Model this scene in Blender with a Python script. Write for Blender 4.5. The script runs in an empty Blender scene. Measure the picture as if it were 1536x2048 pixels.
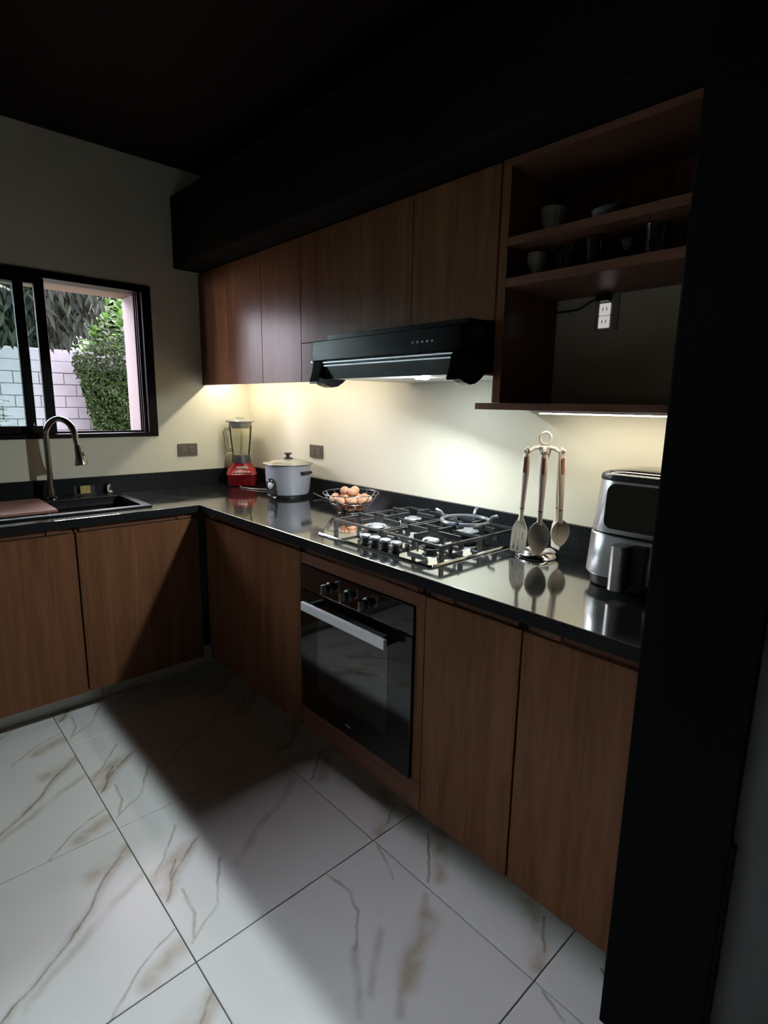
import bpy, bmesh, math, random
from math import sin, cos, pi, radians, sqrt
from mathutils import Vector, Matrix, noise

rnd = random.Random(7)
S = bpy.context.scene
COL = S.collection

# ------------------------------------------------------------------ camera
cam_data = bpy.data.cameras.new('camera')
cam = bpy.data.objects.new('camera', cam_data); COL.objects.link(cam)
yaw, pitch, roll = 2.3942, -0.1910, 0.0171
fwd = Vector((cos(pitch)*cos(yaw), cos(pitch)*sin(yaw), sin(pitch)))
rgt = Vector((sin(yaw), -cos(yaw), 0)); upv = rgt.cross(fwd)
R_ = cos(roll)*rgt + sin(roll)*upv
U_ = -sin(roll)*rgt + cos(roll)*upv
mw = Matrix((R_, U_, -fwd)).transposed().to_4x4()
mw.translation = Vector((3.1449, -1.7545, 1.3921))
cam.matrix_world = mw
cam_data.sensor_fit = 'VERTICAL'; cam_data.sensor_height = 36.0
cam_data.lens = 1101.74/2048*36.0
cam_data.clip_start = 0.02; cam_data.clip_end = 200
S.camera = cam

# ------------------------------------------------------------------ world, exposure
W = bpy.data.worlds.new('overcast_dusk'); S.world = W; W.use_nodes = True
wn = W.node_tree.nodes; wn.clear()
wo = wn.new('ShaderNodeOutputWorld'); wb = wn.new('ShaderNodeBackground')
wb.inputs['Color'].default_value = (0.90, 0.85, 0.97, 1); wb.inputs['Strength'].default_value = 34.0
W.node_tree.links.new(wb.outputs[0], wo.inputs[0])
S.view_settings.view_transform = 'Standard'; S.view_settings.look = 'None'
S.view_settings.gamma = 1.0; S.view_settings.use_curve_mapping = False
S.view_settings.exposure = 0.0
S.cycles.use_denoising = True
S.cycles.max_bounces = 8; S.cycles.diffuse_bounces = 5; S.cycles.glossy_bounces = 4
S.cycles.transmission_bounces = 8; S.cycles.transparent_max_bounces = 12
S.cycles.sample_clamp_indirect = 6.0
S.cycles.caustics_reflective = False; S.cycles.caustics_refractive = False

HOOD_LAMP_W = 17.5
STRIP_LEFT = 78.0
STRIP_RIGHT = 62.0

# ------------------------------------------------------------------ materials
def newmat(name):
    m = bpy.data.materials.new(name); m.use_nodes = True
    nt = m.node_tree; nt.nodes.clear()
    out = nt.nodes.new('ShaderNodeOutputMaterial')
    return m, nt, out
def pbr(name, col, rough=0.5, metal=0.0, spec=0.5, ior=1.5, emit=None, estr=0.0, trans=0.0, coat=0.0, var=0.0, vscale=8.0, bump=0.0, bscale=60.0, stretch=None):
    """Principled with optional noise colour variation and fine bump."""
    m, nt, out = newmat(name)
    N, L = nt.nodes, nt.links
    b = N.new('ShaderNodeBsdfPrincipled'); L.new(b.outputs[0], out.inputs[0])
    b.inputs['Base Color'].default_value = (*col, 1)
    b.inputs['Roughness'].default_value = rough
    b.inputs['Metallic'].default_value = metal
    b.inputs['IOR'].default_value = ior
    b.inputs['Specular IOR Level'].default_value = spec
    b.inputs['Transmission Weight'].default_value = trans
    b.inputs['Coat Weight'].default_value = coat
    if emit:
        b.inputs['Emission Color'].default_value = (*emit, 1); b.inputs['Emission Strength'].default_value = estr
    if var > 0 or bump > 0:
        tc = N.new('ShaderNodeTexCoord'); mp = N.new('ShaderNodeMapping')
        L.new(tc.outputs['Object'], mp.inputs[0])
        if stretch: mp.inputs['Scale'].default_value = stretch
    if var > 0:
        nz = N.new('ShaderNodeTexNoise'); nz.inputs['Scale'].default_value = vscale; nz.inputs['Detail'].default_value = 4
        L.new(mp.outputs[0], nz.inputs['Vector'])
        mx = N.new('ShaderNodeMix'); mx.data_type = 'RGBA'
        mx.inputs[6].default_value = (*[c*(1-var) for c in col], 1)
        mx.inputs[7].default_value = (*[min(1, c*(1+var)) for c in col], 1)
        L.new(nz.outputs[0], mx.inputs[0]); L.new(mx.outputs[2], b.inputs['Base Color'])
    if bump > 0:
        nz2 = N.new('ShaderNodeTexNoise'); nz2.inputs['Scale'].default_value = bscale; nz2.inputs['Detail'].default_value = 3
        L.new(mp.outputs[0], nz2.inputs['Vector'])
        bp = N.new('ShaderNodeBump'); bp.inputs['Strength'].default_value = bump; bp.inputs['Distance'].default_value = 0.01
        L.new(nz2.outputs[0], bp.inputs['Height']); L.new(bp.outputs[0], b.inputs['Normal'])
    return m
def wood(name, dark, light, rough=0.38, axis='z', scale=1.0):
    m, nt, out = newmat(name); N, L = nt.nodes, nt.links
    b = N.new('ShaderNodeBsdfPrincipled'); L.new(b.outputs[0], out.inputs[0])
    tc = N.new('ShaderNodeTexCoord'); mp = N.new('ShaderNodeMapping'); L.new(tc.outputs['Object'], mp.inputs[0])
    s = {'z': (14, 14, 0.9), 'x': (0.9, 14, 14), 'y': (14, 0.9, 14)}[axis]
    mp.inputs['Scale'].default_value = tuple(v*scale for v in s)
    oi = N.new('ShaderNodeObjectInfo'); ad = N.new('ShaderNodeVectorMath'); ad.operation = 'SCALE'
    ad.inputs[0].default_value = (37, 91, 53); L.new(oi.outputs['Random'], ad.inputs['Scale']); L.new(ad.outputs[0], mp.inputs['Location'])
    n1 = N.new('ShaderNodeTexNoise'); n1.inputs['Scale'].default_value = 1.0; n1.inputs['Detail'].default_value = 5; n1.inputs['Distortion'].default_value = 1.2
    n2 = N.new('ShaderNodeTexNoise'); n2.inputs['Scale'].default_value = 7.0; n2.inputs['Detail'].default_value = 4
    L.new(mp.outputs[0], n1.inputs['Vector']); L.new(mp.outputs[0], n2.inputs['Vector'])
    mt = N.new('ShaderNodeMath'); mt.operation = 'MULTIPLY_ADD'; L.new(n2.outputs[0], mt.inputs[0]); mt.inputs[1].default_value = 0.35; 
    mu = N.new('ShaderNodeMath'); mu.operation = 'MULTIPLY'; L.new(n1.outputs[0], mu.inputs[0]); mu.inputs[1].default_value = 0.65; L.new(mu.outputs[0], mt.inputs[2])
    cr = N.new('ShaderNodeValToRGB'); cr.color_ramp.elements[0].position = 0.3; cr.color_ramp.elements[1].position = 0.7
    cr.color_ramp.elements[0].color = (*dark, 1); cr.color_ramp.elements[1].color = (*light, 1)
    L.new(mt.outputs[0], cr.inputs[0]); L.new(cr.outputs[0], b.inputs['Base Color'])
    b.inputs['Roughness'].default_value = rough; b.inputs['Specular IOR Level'].default_value = 0.08
    bp = N.new('ShaderNodeBump'); bp.inputs['Strength'].default_value = 0.06; bp.inputs['Distance'].default_value = 0.004
    L.new(n2.outputs[0], bp.inputs['Height']); L.new(bp.outputs[0], b.inputs['Normal'])
    return m
def emissive(name, col, s):
    m, nt, out = newmat(name); e = nt.nodes.new('ShaderNodeEmission')
    e.inputs[0].default_value = (*col, 1); e.inputs[1].default_value = s
    nt.links.new(e.outputs[0], out.inputs[0]); return m
def glass_pane(name, tint, refl=1.5):
    m, nt, out = newmat(name); N, L = nt.nodes, nt.links
    t = N.new('ShaderNodeBsdfTransparent'); t.inputs[0].default_value = (*tint, 1)
    g = N.new('ShaderNodeBsdfGlossy'); g.inputs['Roughness'].default_value = 0.02
    f = N.new('ShaderNodeFresnel'); f.inputs[0].default_value = refl
    x = N.new('ShaderNodeMixShader'); L.new(f.outputs[0], x.inputs[0]); L.new(t.outputs[0], x.inputs[1]); L.new(g.outputs[0], x.inputs[2])
    L.new(x.outputs[0], out.inputs[0]); return m
def granite(name, ior=3.4, spec=1.0, rough=None):
    m, nt, out = newmat(name); N, L = nt.nodes, nt.links
    b = N.new('ShaderNodeBsdfPrincipled'); L.new(b.outputs[0], out.inputs[0])
    tc = N.new('ShaderNodeTexCoord')
    n1 = N.new('ShaderNodeTexNoise'); n1.inputs['Scale'].default_value = 220; n1.inputs['Detail'].default_value = 3
    n2 = N.new('ShaderNodeTexNoise'); n2.inputs['Scale'].default_value = 9; n2.inputs['Detail'].default_value = 4
    L.new(tc.outputs['Object'], n1.inputs['Vector']); L.new(tc.outputs['Object'], n2.inputs['Vector'])
    cr = N.new('ShaderNodeValToRGB'); e = cr.color_ramp.elements
    e[0].position = 0.45; e[0].color = (0.007, 0.008, 0.009, 1); e[1].position = 0.72; e[1].color = (0.028, 0.031, 0.033, 1)
    L.new(n1.outputs[0], cr.inputs[0]); L.new(cr.outputs[0], b.inputs['Base Color'])
    mr = N.new('ShaderNodeMapRange'); mr.inputs[1].default_value = 0.3; mr.inputs[2].default_value = 0.7; mr.inputs[3].default_value = 0.05; mr.inputs[4].default_value = 0.12
    L.new(n2.outputs[0], mr.inputs[0]); L.new(mr.outputs[0], b.inputs['Roughness'])
    b.inputs['IOR'].default_value = ior; b.inputs['Specular IOR Level'].default_value = spec
    if rough: b.inputs['Roughness'].default_value = rough; nt.links.remove(b.inputs['Roughness'].links[0])
    return m

# --- marble tile veins: distance to short segments, wobbled by noise
VEINS = dict(
A=[('tan',[(0.295,0.014),(0.214,0.136)]),('tan',[(0.345,0.022),(0.24,0.135)]),('wide',[(0.38,0.021),(0.211,0.179)]),('dark',[(0.38,0.021),(0.325,0.061),(0.211,0.179)]),('dark',[(0.25,0.10),(0.323,0.059)]),('grey',[(0.28,0.024),(0.109,0.146)]),
   ('grey',[(0.55,0.012),(0.478,0.107),(0.338,0.186)]),('grey',[(0.54,0.021),(0.467,0.049),(0.371,0.061)]),('wide',[(0.391,0.217),(0.184,0.573)])],
B=[('wide',[(0.093,0.599),(0.264,0.444),(0.389,0.298),(0.56,0.05)]),('dark',[(0.093,0.599),(0.191,0.497),(0.264,0.444),(0.338,0.365),(0.389,0.298),(0.438,0.219),(0.56,0.05)]),('wide',[(0.228,0.606),(0.277,0.505),(0.356,0.395),(0.439,0.268)]),
   ('tan',[(0.114,0.592),(0.148,0.489)]),('grey',[(0.474,0.594),(0.526,0.488),(0.597,0.396)]),('tan',[(0.531,0.6),(0.579,0.493)])],
D=[('grey',[(0.002,0.412),(0.108,0.414),(0.168,0.386),(0.239,0.315)]),('wide',[(0.252,0.576),(0.348,0.436),(0.441,0.291)]),('tan',[(0.30,0.52),(0.40,0.37)]),('wide',[(0.246,0.406),(0.362,0.268)]),('wide',[(0.239,0.315),(0.376,0.218)]),
   ('grey',[(0.023,0.597),(0.141,0.541)])],
C=[('dark',[(0.091,0.153),(0.225,0.009)]),('tan',[(0.114,0.19),(0.24,0.05)]),('tan',[(0.46,0.185),(0.539,0.112),(0.588,0.045)]),('dark',[(0.515,0.175),(0.575,0.09)]),('grey',[(0.3,0.5),(0.42,0.36),(0.55,0.3)])])
VCOL = dict(tan=((0.47,0.37,0.25),0.046,0.75), dark=((0.19,0.13,0.065),0.0065,0.85), grey=((0.36,0.32,0.25),0.0075,0.7), wide=((0.42,0.37,0.29),0.022,0.5))
def seg_group():
    g = bpy.data.node_groups.new('vein_segment', 'ShaderNodeTree')
    for nm, ty in (('P','NodeSocketVector'),('A','NodeSocketVector'),('AB','NodeSocketVector'),('Inv','NodeSocketFloat'),('Width','NodeSocketFloat')):
        g.interface.new_socket(nm, in_out='INPUT', socket_type=ty)
    g.interface.new_socket('Mask', in_out='OUTPUT', socket_type='NodeSocketFloat')
    N, L = g.nodes, g.links
    i = N.new('NodeGroupInput'); o = N.new('NodeGroupOutput')
    pa = N.new('ShaderNodeVectorMath'); pa.operation = 'SUBTRACT'; L.new(i.outputs['P'], pa.inputs[0]); L.new(i.outputs['A'], pa.inputs[1])
    d = N.new('ShaderNodeVectorMath'); d.operation = 'DOT_PRODUCT'; L.new(pa.outputs[0], d.inputs[0]); L.new(i.outputs['AB'], d.inputs[1])
    h = N.new('ShaderNodeMath'); h.operation = 'MULTIPLY'; h.use_clamp = True; L.new(d.outputs['Value'], h.inputs[0]); L.new(i.outputs['Inv'], h.inputs[1])
    sc = N.new('ShaderNodeVectorMath'); sc.operation = 'SCALE'; L.new(i.outputs['AB'], sc.inputs[0]); L.new(h.outputs[0], sc.inputs['Scale'])
    df = N.new('ShaderNodeVectorMath'); df.operation = 'DISTANCE'; L.new(pa.outputs[0], df.inputs[0]); L.new(sc.outputs[0], df.inputs[1])
    mr = N.new('ShaderNodeMapRange'); mr.interpolation_type = 'SMOOTHSTEP'
    L.new(df.outputs['Value'], mr.inputs[0]); L.new(i.outputs['Width'], mr.inputs[2]); mr.inputs[1].default_value = 0; mr.inputs[3].default_value = 1; mr.inputs[4].default_value = 0
    L.new(mr.outputs[0], o.inputs[0]); return g
SEG = seg_group()
def marble(name, veins, seed):
    m, nt, out = newmat(name); N, L = nt.nodes, nt.links
    b = N.new('ShaderNodeBsdfPrincipled'); L.new(b.outputs[0], out.inputs[0])
    b.inputs['Roughness'].default_value = 0.28
    tc = N.new('ShaderNodeTexCoord')
    flat = N.new('ShaderNodeVectorMath'); flat.operation = 'MULTIPLY'; flat.inputs[1].default_value = (1,1,0); L.new(tc.outputs['Object'], flat.inputs[0])
    P = flat.outputs[0]
    for sc_, amp in ((5.0, 0.07), (38.0, 0.010)):
        nz = N.new('ShaderNodeTexNoise'); nz.noise_dimensions = '4D'; nz.inputs['W'].default_value = seed; nz.inputs['Scale'].default_value = sc_; nz.inputs['Detail'].default_value = 2
        L.new(flat.outputs[0], nz.inputs['Vector'])
        s1 = N.new('ShaderNodeVectorMath'); s1.operation = 'SUBTRACT'; L.new(nz.outputs['Color'], s1.inputs[0]); s1.inputs[1].default_value = (.5,.5,.5)
        s2 = N.new('ShaderNodeVectorMath'); s2.operation = 'MULTIPLY'; s2.inputs[1].default_value = (amp, amp, 0); L.new(s1.outputs[0], s2.inputs[0])
        s3 = N.new('ShaderNodeVectorMath'); s3.operation = 'ADD'; L.new(P, s3.inputs[0]); L.new(s2.outputs[0], s3.inputs[1]); P = s3.outputs[0]
    col = None
    nb = N.new('ShaderNodeTexNoise'); nb.inputs['Scale'].default_value = 3.0; nb.inputs['Detail'].default_value = 3; L.new(flat.outputs[0], nb.inputs['Vector'])
    mx0 = N.new('ShaderNodeMix'); mx0.data_type = 'RGBA'; mx0.inputs[6].default_value = (0.80,0.80,0.78,1); mx0.inputs[7].default_value = (0.87,0.865,0.85,1)
    L.new(nb.outputs[0], mx0.inputs[0]); col = mx0.outputs[2]
    brk = N.new('ShaderNodeTexNoise'); brk.inputs['Scale'].default_value = 14; brk.inputs['Detail'].default_value = 4; L.new(flat.outputs[0], brk.inputs['Vector'])
    bm_ = N.new('ShaderNodeMapRange'); bm_.inputs[1].default_value = 0.32; bm_.inputs[2].default_value = 0.6; bm_.inputs[3].default_value = 0.25; bm_.inputs[4].default_value = 1.0; L.new(brk.outputs[0], bm_.inputs[0])
    for kind in ('wide','tan','grey','dark'):
        mask = None; cl, wd, st = VCOL[kind]
        for k, pl in veins:
            if k != kind: continue
            for a, c in zip(pl, pl[1:]):
                g = N.new('ShaderNodeGroup'); g.node_tree = SEG
                L.new(P, g.inputs['P']); g.inputs['A'].default_value = (*a, 0)
                ab = (c[0]-a[0], c[1]-a[1], 0); g.inputs['AB'].default_value = ab
                g.inputs['Inv'].default_value = 1/(ab[0]**2+ab[1]**2); g.inputs['Width'].default_value = wd
                if mask is None: mask = g.outputs[0]
                else:
                    mm = N.new('ShaderNodeMath'); mm.operation = 'MAXIMUM'; L.new(mask, mm.inputs[0]); L.new(g.outputs[0], mm.inputs[1]); mask = mm.outputs[0]
        if mask is None: continue
        m1 = N.new('ShaderNodeMath'); m1.operation = 'MULTIPLY'; L.new(mask, m1.inputs[0]); L.new(bm_.outputs[0], m1.inputs[1])
        m2 = N.new('ShaderNodeMath'); m2.operation = 'MULTIPLY'; L.new(m1.outputs[0], m2.inputs[0]); m2.inputs[1].default_value = st
        mx = N.new('ShaderNodeMix'); mx.data_type = 'RGBA'; L.new(m2.outputs[0], mx.inputs[0]); L.new(col, mx.inputs[6]); mx.inputs[7].default_value = (*cl, 1); col = mx.outputs[2]
    L.new(col, b.inputs['Base Color'])
    return m

M = {}
M['cream'] = pbr('cream_wall_paint', (0.75, 0.71, 0.575), 0.7, bump=0.05, bscale=120)
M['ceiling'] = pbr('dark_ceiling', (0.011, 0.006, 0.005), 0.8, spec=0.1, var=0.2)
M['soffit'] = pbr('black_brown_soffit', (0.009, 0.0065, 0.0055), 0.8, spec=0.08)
M['black_paint'] = pbr('black_column_paint', (0.003, 0.003, 0.0035), 0.7, spec=0.06)
M['shadow_paint'] = pbr('dimmed_cream_wall', (0.42, 0.39, 0.33), 0.8)  # cream of the unseen walls darkened to cut light bounced into the kitchen
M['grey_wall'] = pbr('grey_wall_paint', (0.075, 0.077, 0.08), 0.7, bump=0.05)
M['grout'] = pbr('dark_grout', (0.10, 0.095, 0.085), 0.9)
M['tile_white'] = pbr('pale_skirting_tile', (0.55, 0.54, 0.50), 0.3, var=0.08)
for i, k in enumerate('ABCD'): M['marble'+k] = marble('marble_tile_'+'abcd'[i], VEINS[k], 3.0+i*7)
M['wood'] = wood('walnut_laminate', (0.105, 0.045, 0.023), (0.195, 0.088, 0.044), rough=0.26)
M['wood_h'] = wood('walnut_rail', (0.105, 0.046, 0.03), (0.17, 0.08, 0.05), axis='x')
M['granite'] = granite('black_granite')
M['granite_honed'] = granite('honed_black_granite', 1.5, 0.12, 0.3)
M['blackmetal'] = pbr('black_enamel', (0.004, 0.004, 0.0045), 0.22, spec=0.1)
M['castiron'] = pbr('cast_iron', (0.016, 0.016, 0.018), 0.3, spec=0.9)
M['wire'] = pbr('dark_steel_wire', (0.20, 0.19, 0.19), 0.3, 0.8)
M['ringmetal'] = pbr('lightened_enamel_ring', (0.22, 0.23, 0.26), 0.3, 0.7)  # steel-like grey, lightened to suggest the ring's reflected highlights
M['crown'] = pbr('dark_burner_crown', (0.06, 0.06, 0.065), 0.35, 0.6)
M['capmetal'] = pbr('pale_burner_cap', (0.36, 0.36, 0.38), 0.3, 0.5)
M['blackgloss'] = pbr('black_glass', (0.006, 0.006, 0.007), 0.03, ior=1.9)
M['hobplate'] = pbr('mirror_polished_hob_plate', (0.86, 0.86, 0.84), 0.05, 1.0)
M['ovenglass'] = pbr('oven_door_glass', (0.004, 0.004, 0.004), 0.06, ior=1.55)
M['ovenwin'] = pbr('oven_window_glass', (0.01, 0.011, 0.011), 0.03, ior=1.9)
M['blackplastic'] = pbr('black_plastic', (0.012, 0.012, 0.012), 0.35)
M['darkgreyplastic'] = pbr('dark_grey_plastic', (0.05, 0.045, 0.045), 0.4)
M['steel'] = pbr('brushed_steel', (0.74, 0.72, 0.75), 0.30, 1.0, bump=0.03, bscale=40, stretch=(40, 40, 0.5))
M['satin'] = pbr('satin_aluminium', (0.85, 0.85, 0.88), 0.45, 0.3)
M['chrome'] = pbr('chrome', (0.75, 0.75, 0.76), 0.08, 1.0)
M['faucetmetal'] = pbr('brushed_nickel', (0.30, 0.275, 0.25), 0.18, 1.0)
M['silver'] = pbr('silver_lacquer', (0.44, 0.45, 0.51), 0.34, 0.2)
M['red'] = pbr('red_plastic', (0.26, 0.006, 0.013), 0.2)
M['lidgrey'] = pbr('grey_lid_plastic', (0.28, 0.27, 0.25), 0.3)
M['glass'] = pbr('clear_glass', (0.98, 0.98, 0.97), 0.0, ior=1.45, trans=1.0)
M['jarglass'] = glass_pane('jar_glass', (0.97, 0.97, 0.93), 1.16)
M['handleglass'] = glass_pane('handle_glass', (0.88, 0.88, 0.84), 1.45)
M['lidsmoke'] = pbr('smoky_lid_glass', (0.30, 0.30, 0.25), 0.06, ior=2.4)
M['lidglass'] = glass_pane('lid_glass', (0.92, 0.92, 0.90), 2.6)
M['drinkglass'] = glass_pane('drinking_glass', (0.85, 0.86, 0.86), 1.7)
M['pinkglass'] = glass_pane('rose_glass', (0.75, 0.5, 0.5), 1.7)
M['pane'] = glass_pane('window_glass', (0.88, 0.95, 0.93), 1.5)
M['egg'] = pbr('brown_eggshell', (0.60, 0.30, 0.18), 0.5, var=0.12, vscale=12)
M['eggpale'] = pbr('pale_brown_eggshell', (0.68, 0.42, 0.27), 0.5, var=0.1, vscale=12)
M['silicone'] = pbr('stone_grey_silicone', (0.70, 0.62, 0.52), 0.5, var=0.05)
M['handlegrey'] = pbr('warm_grey_handle', (0.68, 0.58, 0.52), 0.4)
M['copper'] = pbr('copper_inlay', (0.62, 0.24, 0.15), 0.25, 0.9)
M['whiteplastic'] = pbr('white_plastic', (0.75, 0.73, 0.68), 0.35)
M['rackwhite'] = pbr('pale_rack_plastic', (0.62, 0.57, 0.52), 0.3)
M['outletbrown'] = pbr('bronze_outlet_plate', (0.10, 0.083, 0.06), 0.4)
M['outletdark'] = pbr('bronze_outlet_insert', (0.13, 0.108, 0.08), 0.35)
M['frame'] = pbr('dark_brown_window_frame', (0.006, 0.003, 0.0028), 0.4, spec=0.06, var=0.2)
M['pink'] = pbr('pink_exterior_paint', (0.0759, 0.0562, 0.0531), 0.75, var=0.03)
M['peach'] = pbr('peach_exterior_paint', (0.1378, 0.0799, 0.0551), 0.75)
M['block'] = pbr('concrete_block', (0.0740, 0.0701, 0.0773), 0.85, var=0.14, vscale=9, bump=0.25, bscale=60)
M['mortar'] = pbr('mortar', (0.0328, 0.0304, 0.0328), 0.95)
M['lilacwall'] = pbr('pale_lilac_render', (0.0936, 0.0913, 0.1054), 0.8)
M['board'] = wood('pinkish_cutting_board', (0.30, 0.16, 0.125), (0.40, 0.225, 0.18), rough=0.5, axis='y')
M['sinkblack'] = pbr('black_quartz_sink', (0.006, 0.006, 0.006), 0.4, spec=0.3, bump=0.08, bscale=400)
M['sponge'] = pbr('yellow_sponge', (0.62, 0.46, 0.16), 0.9, var=0.2, vscale=40, bump=0.4, bscale=120)
M['mug'] = pbr('white_ceramic', (0.66, 0.64, 0.60), 0.25)
M['clay'] = pbr('dark_clay_ceramic', (0.06, 0.05, 0.045), 0.4)
M['bark'] = pbr('bark', (0.08, 0.06, 0.045), 0.9, var=0.3)
M['soil'] = pbr('garden_soil', (0.06, 0.06, 0.035), 0.95, var=0.3, vscale=2)
M['stickerwhite'] = pbr('white_print', (0.7, 0.7, 0.68), 0.5)
M['filter'] = pbr('hood_filter_metal', (0.66, 0.66, 0.66), 0.4, 0.6)
def leafmat(name, c, rough=0.45):
    m, nt, out = newmat(name); N, L = nt.nodes, nt.links
    b = N.new('ShaderNodeBsdfPrincipled'); t = N.new('ShaderNodeBsdfTranslucent'); x = N.new('ShaderNodeMixShader'); x.inputs[0].default_value = 0.25
    geo = N.new('ShaderNodeNewGeometry'); mx = N.new('ShaderNodeMix'); mx.data_type = 'RGBA'
    L.new(geo.outputs['Random Per Island'], mx.inputs[0])
    mx.inputs[6].default_value = (*[v*0.35 for v in c], 1); mx.inputs[7].default_value = (*[min(1, v*1.7) for v in c], 1)
    oi = N.new('ShaderNodeObjectInfo'); hs = N.new('ShaderNodeHueSaturation'); mr = N.new('ShaderNodeMapRange'); mr.inputs[3].default_value = 0.25; mr.inputs[4].default_value = 2.0
    L.new(oi.outputs['Random'], mr.inputs[0]); L.new(mr.outputs[0], hs.inputs['Value']); L.new(mx.outputs[2], hs.inputs['Color'])
    L.new(hs.outputs[0], b.inputs['Base Color']); L.new(hs.outputs[0], t.inputs[0]); b.inputs['Roughness'].default_value = rough; b.inputs['Specular IOR Level'].default_value = 0.06
    L.new(b.outputs[0], x.inputs[1]); L.new(t.outputs[0], x.inputs[2]); L.new(x.outputs[0], out.inputs[0]); return m
M['leaf_dark'] = leafmat('dark_drooping_leaf', (0.0038, 0.0053, 0.0028), 0.5)
M['leaf_hedge'] = leafmat('hedge_leaf', (0.0112, 0.0223, 0.0042))
M['leaf_bright'] = leafmat('bright_green_leaf', (0.0554, 0.1056, 0.0264))
M['leaf_core'] = pbr('hedge_shade_core', (0.0020, 0.0039, 0.0016), 0.9, spec=0.0)  # near-black colour stands in for shade deep inside the foliage
# ------------------------------------------------------------------ mesh helpers
def B(): return bmesh.new()
def box(bm, x0, x1, y0, y1, z0, z1, mat=None):
    vs = [bm.verts.new(p) for p in ((x0,y0,z0),(x1,y0,z0),(x1,y1,z0),(x0,y1,z0),(x0,y0,z1),(x1,y0,z1),(x1,y1,z1),(x0,y1,z1))]
    for f in ((0,3,2,1),(4,5,6,7),(0,1,5,4),(1,2,6,5),(2,3,7,6),(3,0,4,7)): bm.faces.new([vs[i] for i in f])
    if mat is not None: bmesh.ops.transform(bm, matrix=mat, verts=vs)
    return bm
def lathe(bm, prof, c=(0,0,0), seg=32, axis='z', mat=None):
    """prof: (radius, height) pairs, turned around the axis through c."""
    c = Vector(c); rings = []; new = []
    for r, h in prof:
        if r < 1e-6:
            v = bm.verts.new(Vector((0,0,h))); rings.append([v]); new.append(v)
        else:
            rg = [bm.verts.new((r*cos(2*pi*k/seg), r*sin(2*pi*k/seg), h)) for k in range(seg)]; rings.append(rg); new += rg
    for a, b in zip(rings, rings[1:]):
        if len(a) == 1 and len(b) == 1: continue
        for k in range(seg):
            k2 = (k+1) % seg
            if len(a) == 1: bm.faces.new((a[0], b[k2], b[k])) if False else bm.faces.new((a[0], b[k], b[k2]))
            elif len(b) == 1: bm.faces.new((a[k], a[k2], b[0]))
            else: bm.faces.new((a[k], a[k2], b[k2], b[k]))
    T = Matrix.Translation(c)
    if axis == 'x': T = T @ Matrix.Rotation(pi/2, 4, 'Y')
    if axis == 'y': T = T @ Matrix.Rotation(pi/2, 4, 'X')
    if axis == '-y': T = T @ Matrix.Rotation(pi/2, 4, 'X')
    if mat is not None: T = T @ mat if False else Matrix.Translation(c) @ mat
    bmesh.ops.transform(bm, matrix=T, verts=new)
    return bm
def tube(bm, pts, r, seg=8, closed=False, cap=True, flat=None):
    """round bar along points; r one radius or one per point; flat=(a,b) scales the section."""
    pts = [Vector(p) for p in pts]; n = len(pts)
    rs = r if isinstance(r, (list, tuple)) else [r]*n
    rings = []; up = None
    for i, p in enumerate(pts):
        if closed: t = (pts[(i+1) % n]-pts[i-1]).normalized()
        else: t = (pts[min(i+1, n-1)]-pts[max(i-1, 0)]).normalized()
        if up is None:
            up = Vector((0,0,1)) if abs(t.z) < 0.9 else Vector((1,0,0))
        a = t.cross(up).normalized(); b = a.cross(t).normalized(); up = b
        fa, fb = flat if flat else (1, 1)
        rings.append([bm.verts.new(p + rs[i]*(fa*cos(2*pi*k/seg)*a + fb*sin(2*pi*k/seg)*b)) for k in range(seg)])
    m = n if closed else n-1
    for i in range(m):
        A, C = rings[i], rings[(i+1) % n]
        for k in range(seg): bm.faces.new((A[k], A[(k+1)%seg], C[(k+1)%seg], C[k]))
    if cap and not closed:
        bm.faces.new(list(reversed(rings[0]))); bm.faces.new(rings[-1])
    return bm
def prism(bm, poly, a0, a1, axis='x'):
    """extrude a polygon given in the two other axes (x:(y,z), y:(x,z), z:(x,y))."""
    def P(u, v, w): return {'x': (w,u,v), 'y': (u,w,v), 'z': (u,v,w)}[axis]
    A = [bm.verts.new(P(u, v, a0)) for u, v in poly]; C = [bm.verts.new(P(u, v, a1)) for u, v in poly]
    bm.faces.new(A); bm.faces.new(list(reversed(C)))
    n = len(poly)
    for k in range(n): bm.faces.new((A[k], C[k], C[(k+1)%n], A[(k+1)%n]))
    return bm
def rrect(cx, cy, hw, hd, r, seg=5):
    r = min(r, hw*0.999, hd*0.999); out = []
    for qx, qy, a0 in ((1,1,0),(-1,1,90),(-1,-1,180),(1,-1,270)):
        for k in range(seg+1):
            a = radians(a0+90*k/seg); out.append((cx+qx*(hw-r)+r*cos(a), cy+qy*(hd-r)+r*sin(a)))
    return out
def loft(bm, secs, cap=True):
    """secs: list of lists of 3-D points with equal counts."""
    rings = [[bm.verts.new(p) for p in s] for s in secs]
    n = len(rings[0])
    for a, b in zip(rings, rings[1:]):
        for k in range(n): bm.faces.new((a[k], a[(k+1)%n], b[(k+1)%n], b[k]))
    if cap: bm.faces.new(list(reversed(rings[0]))); bm.faces.new(rings[-1])
    return bm
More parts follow.
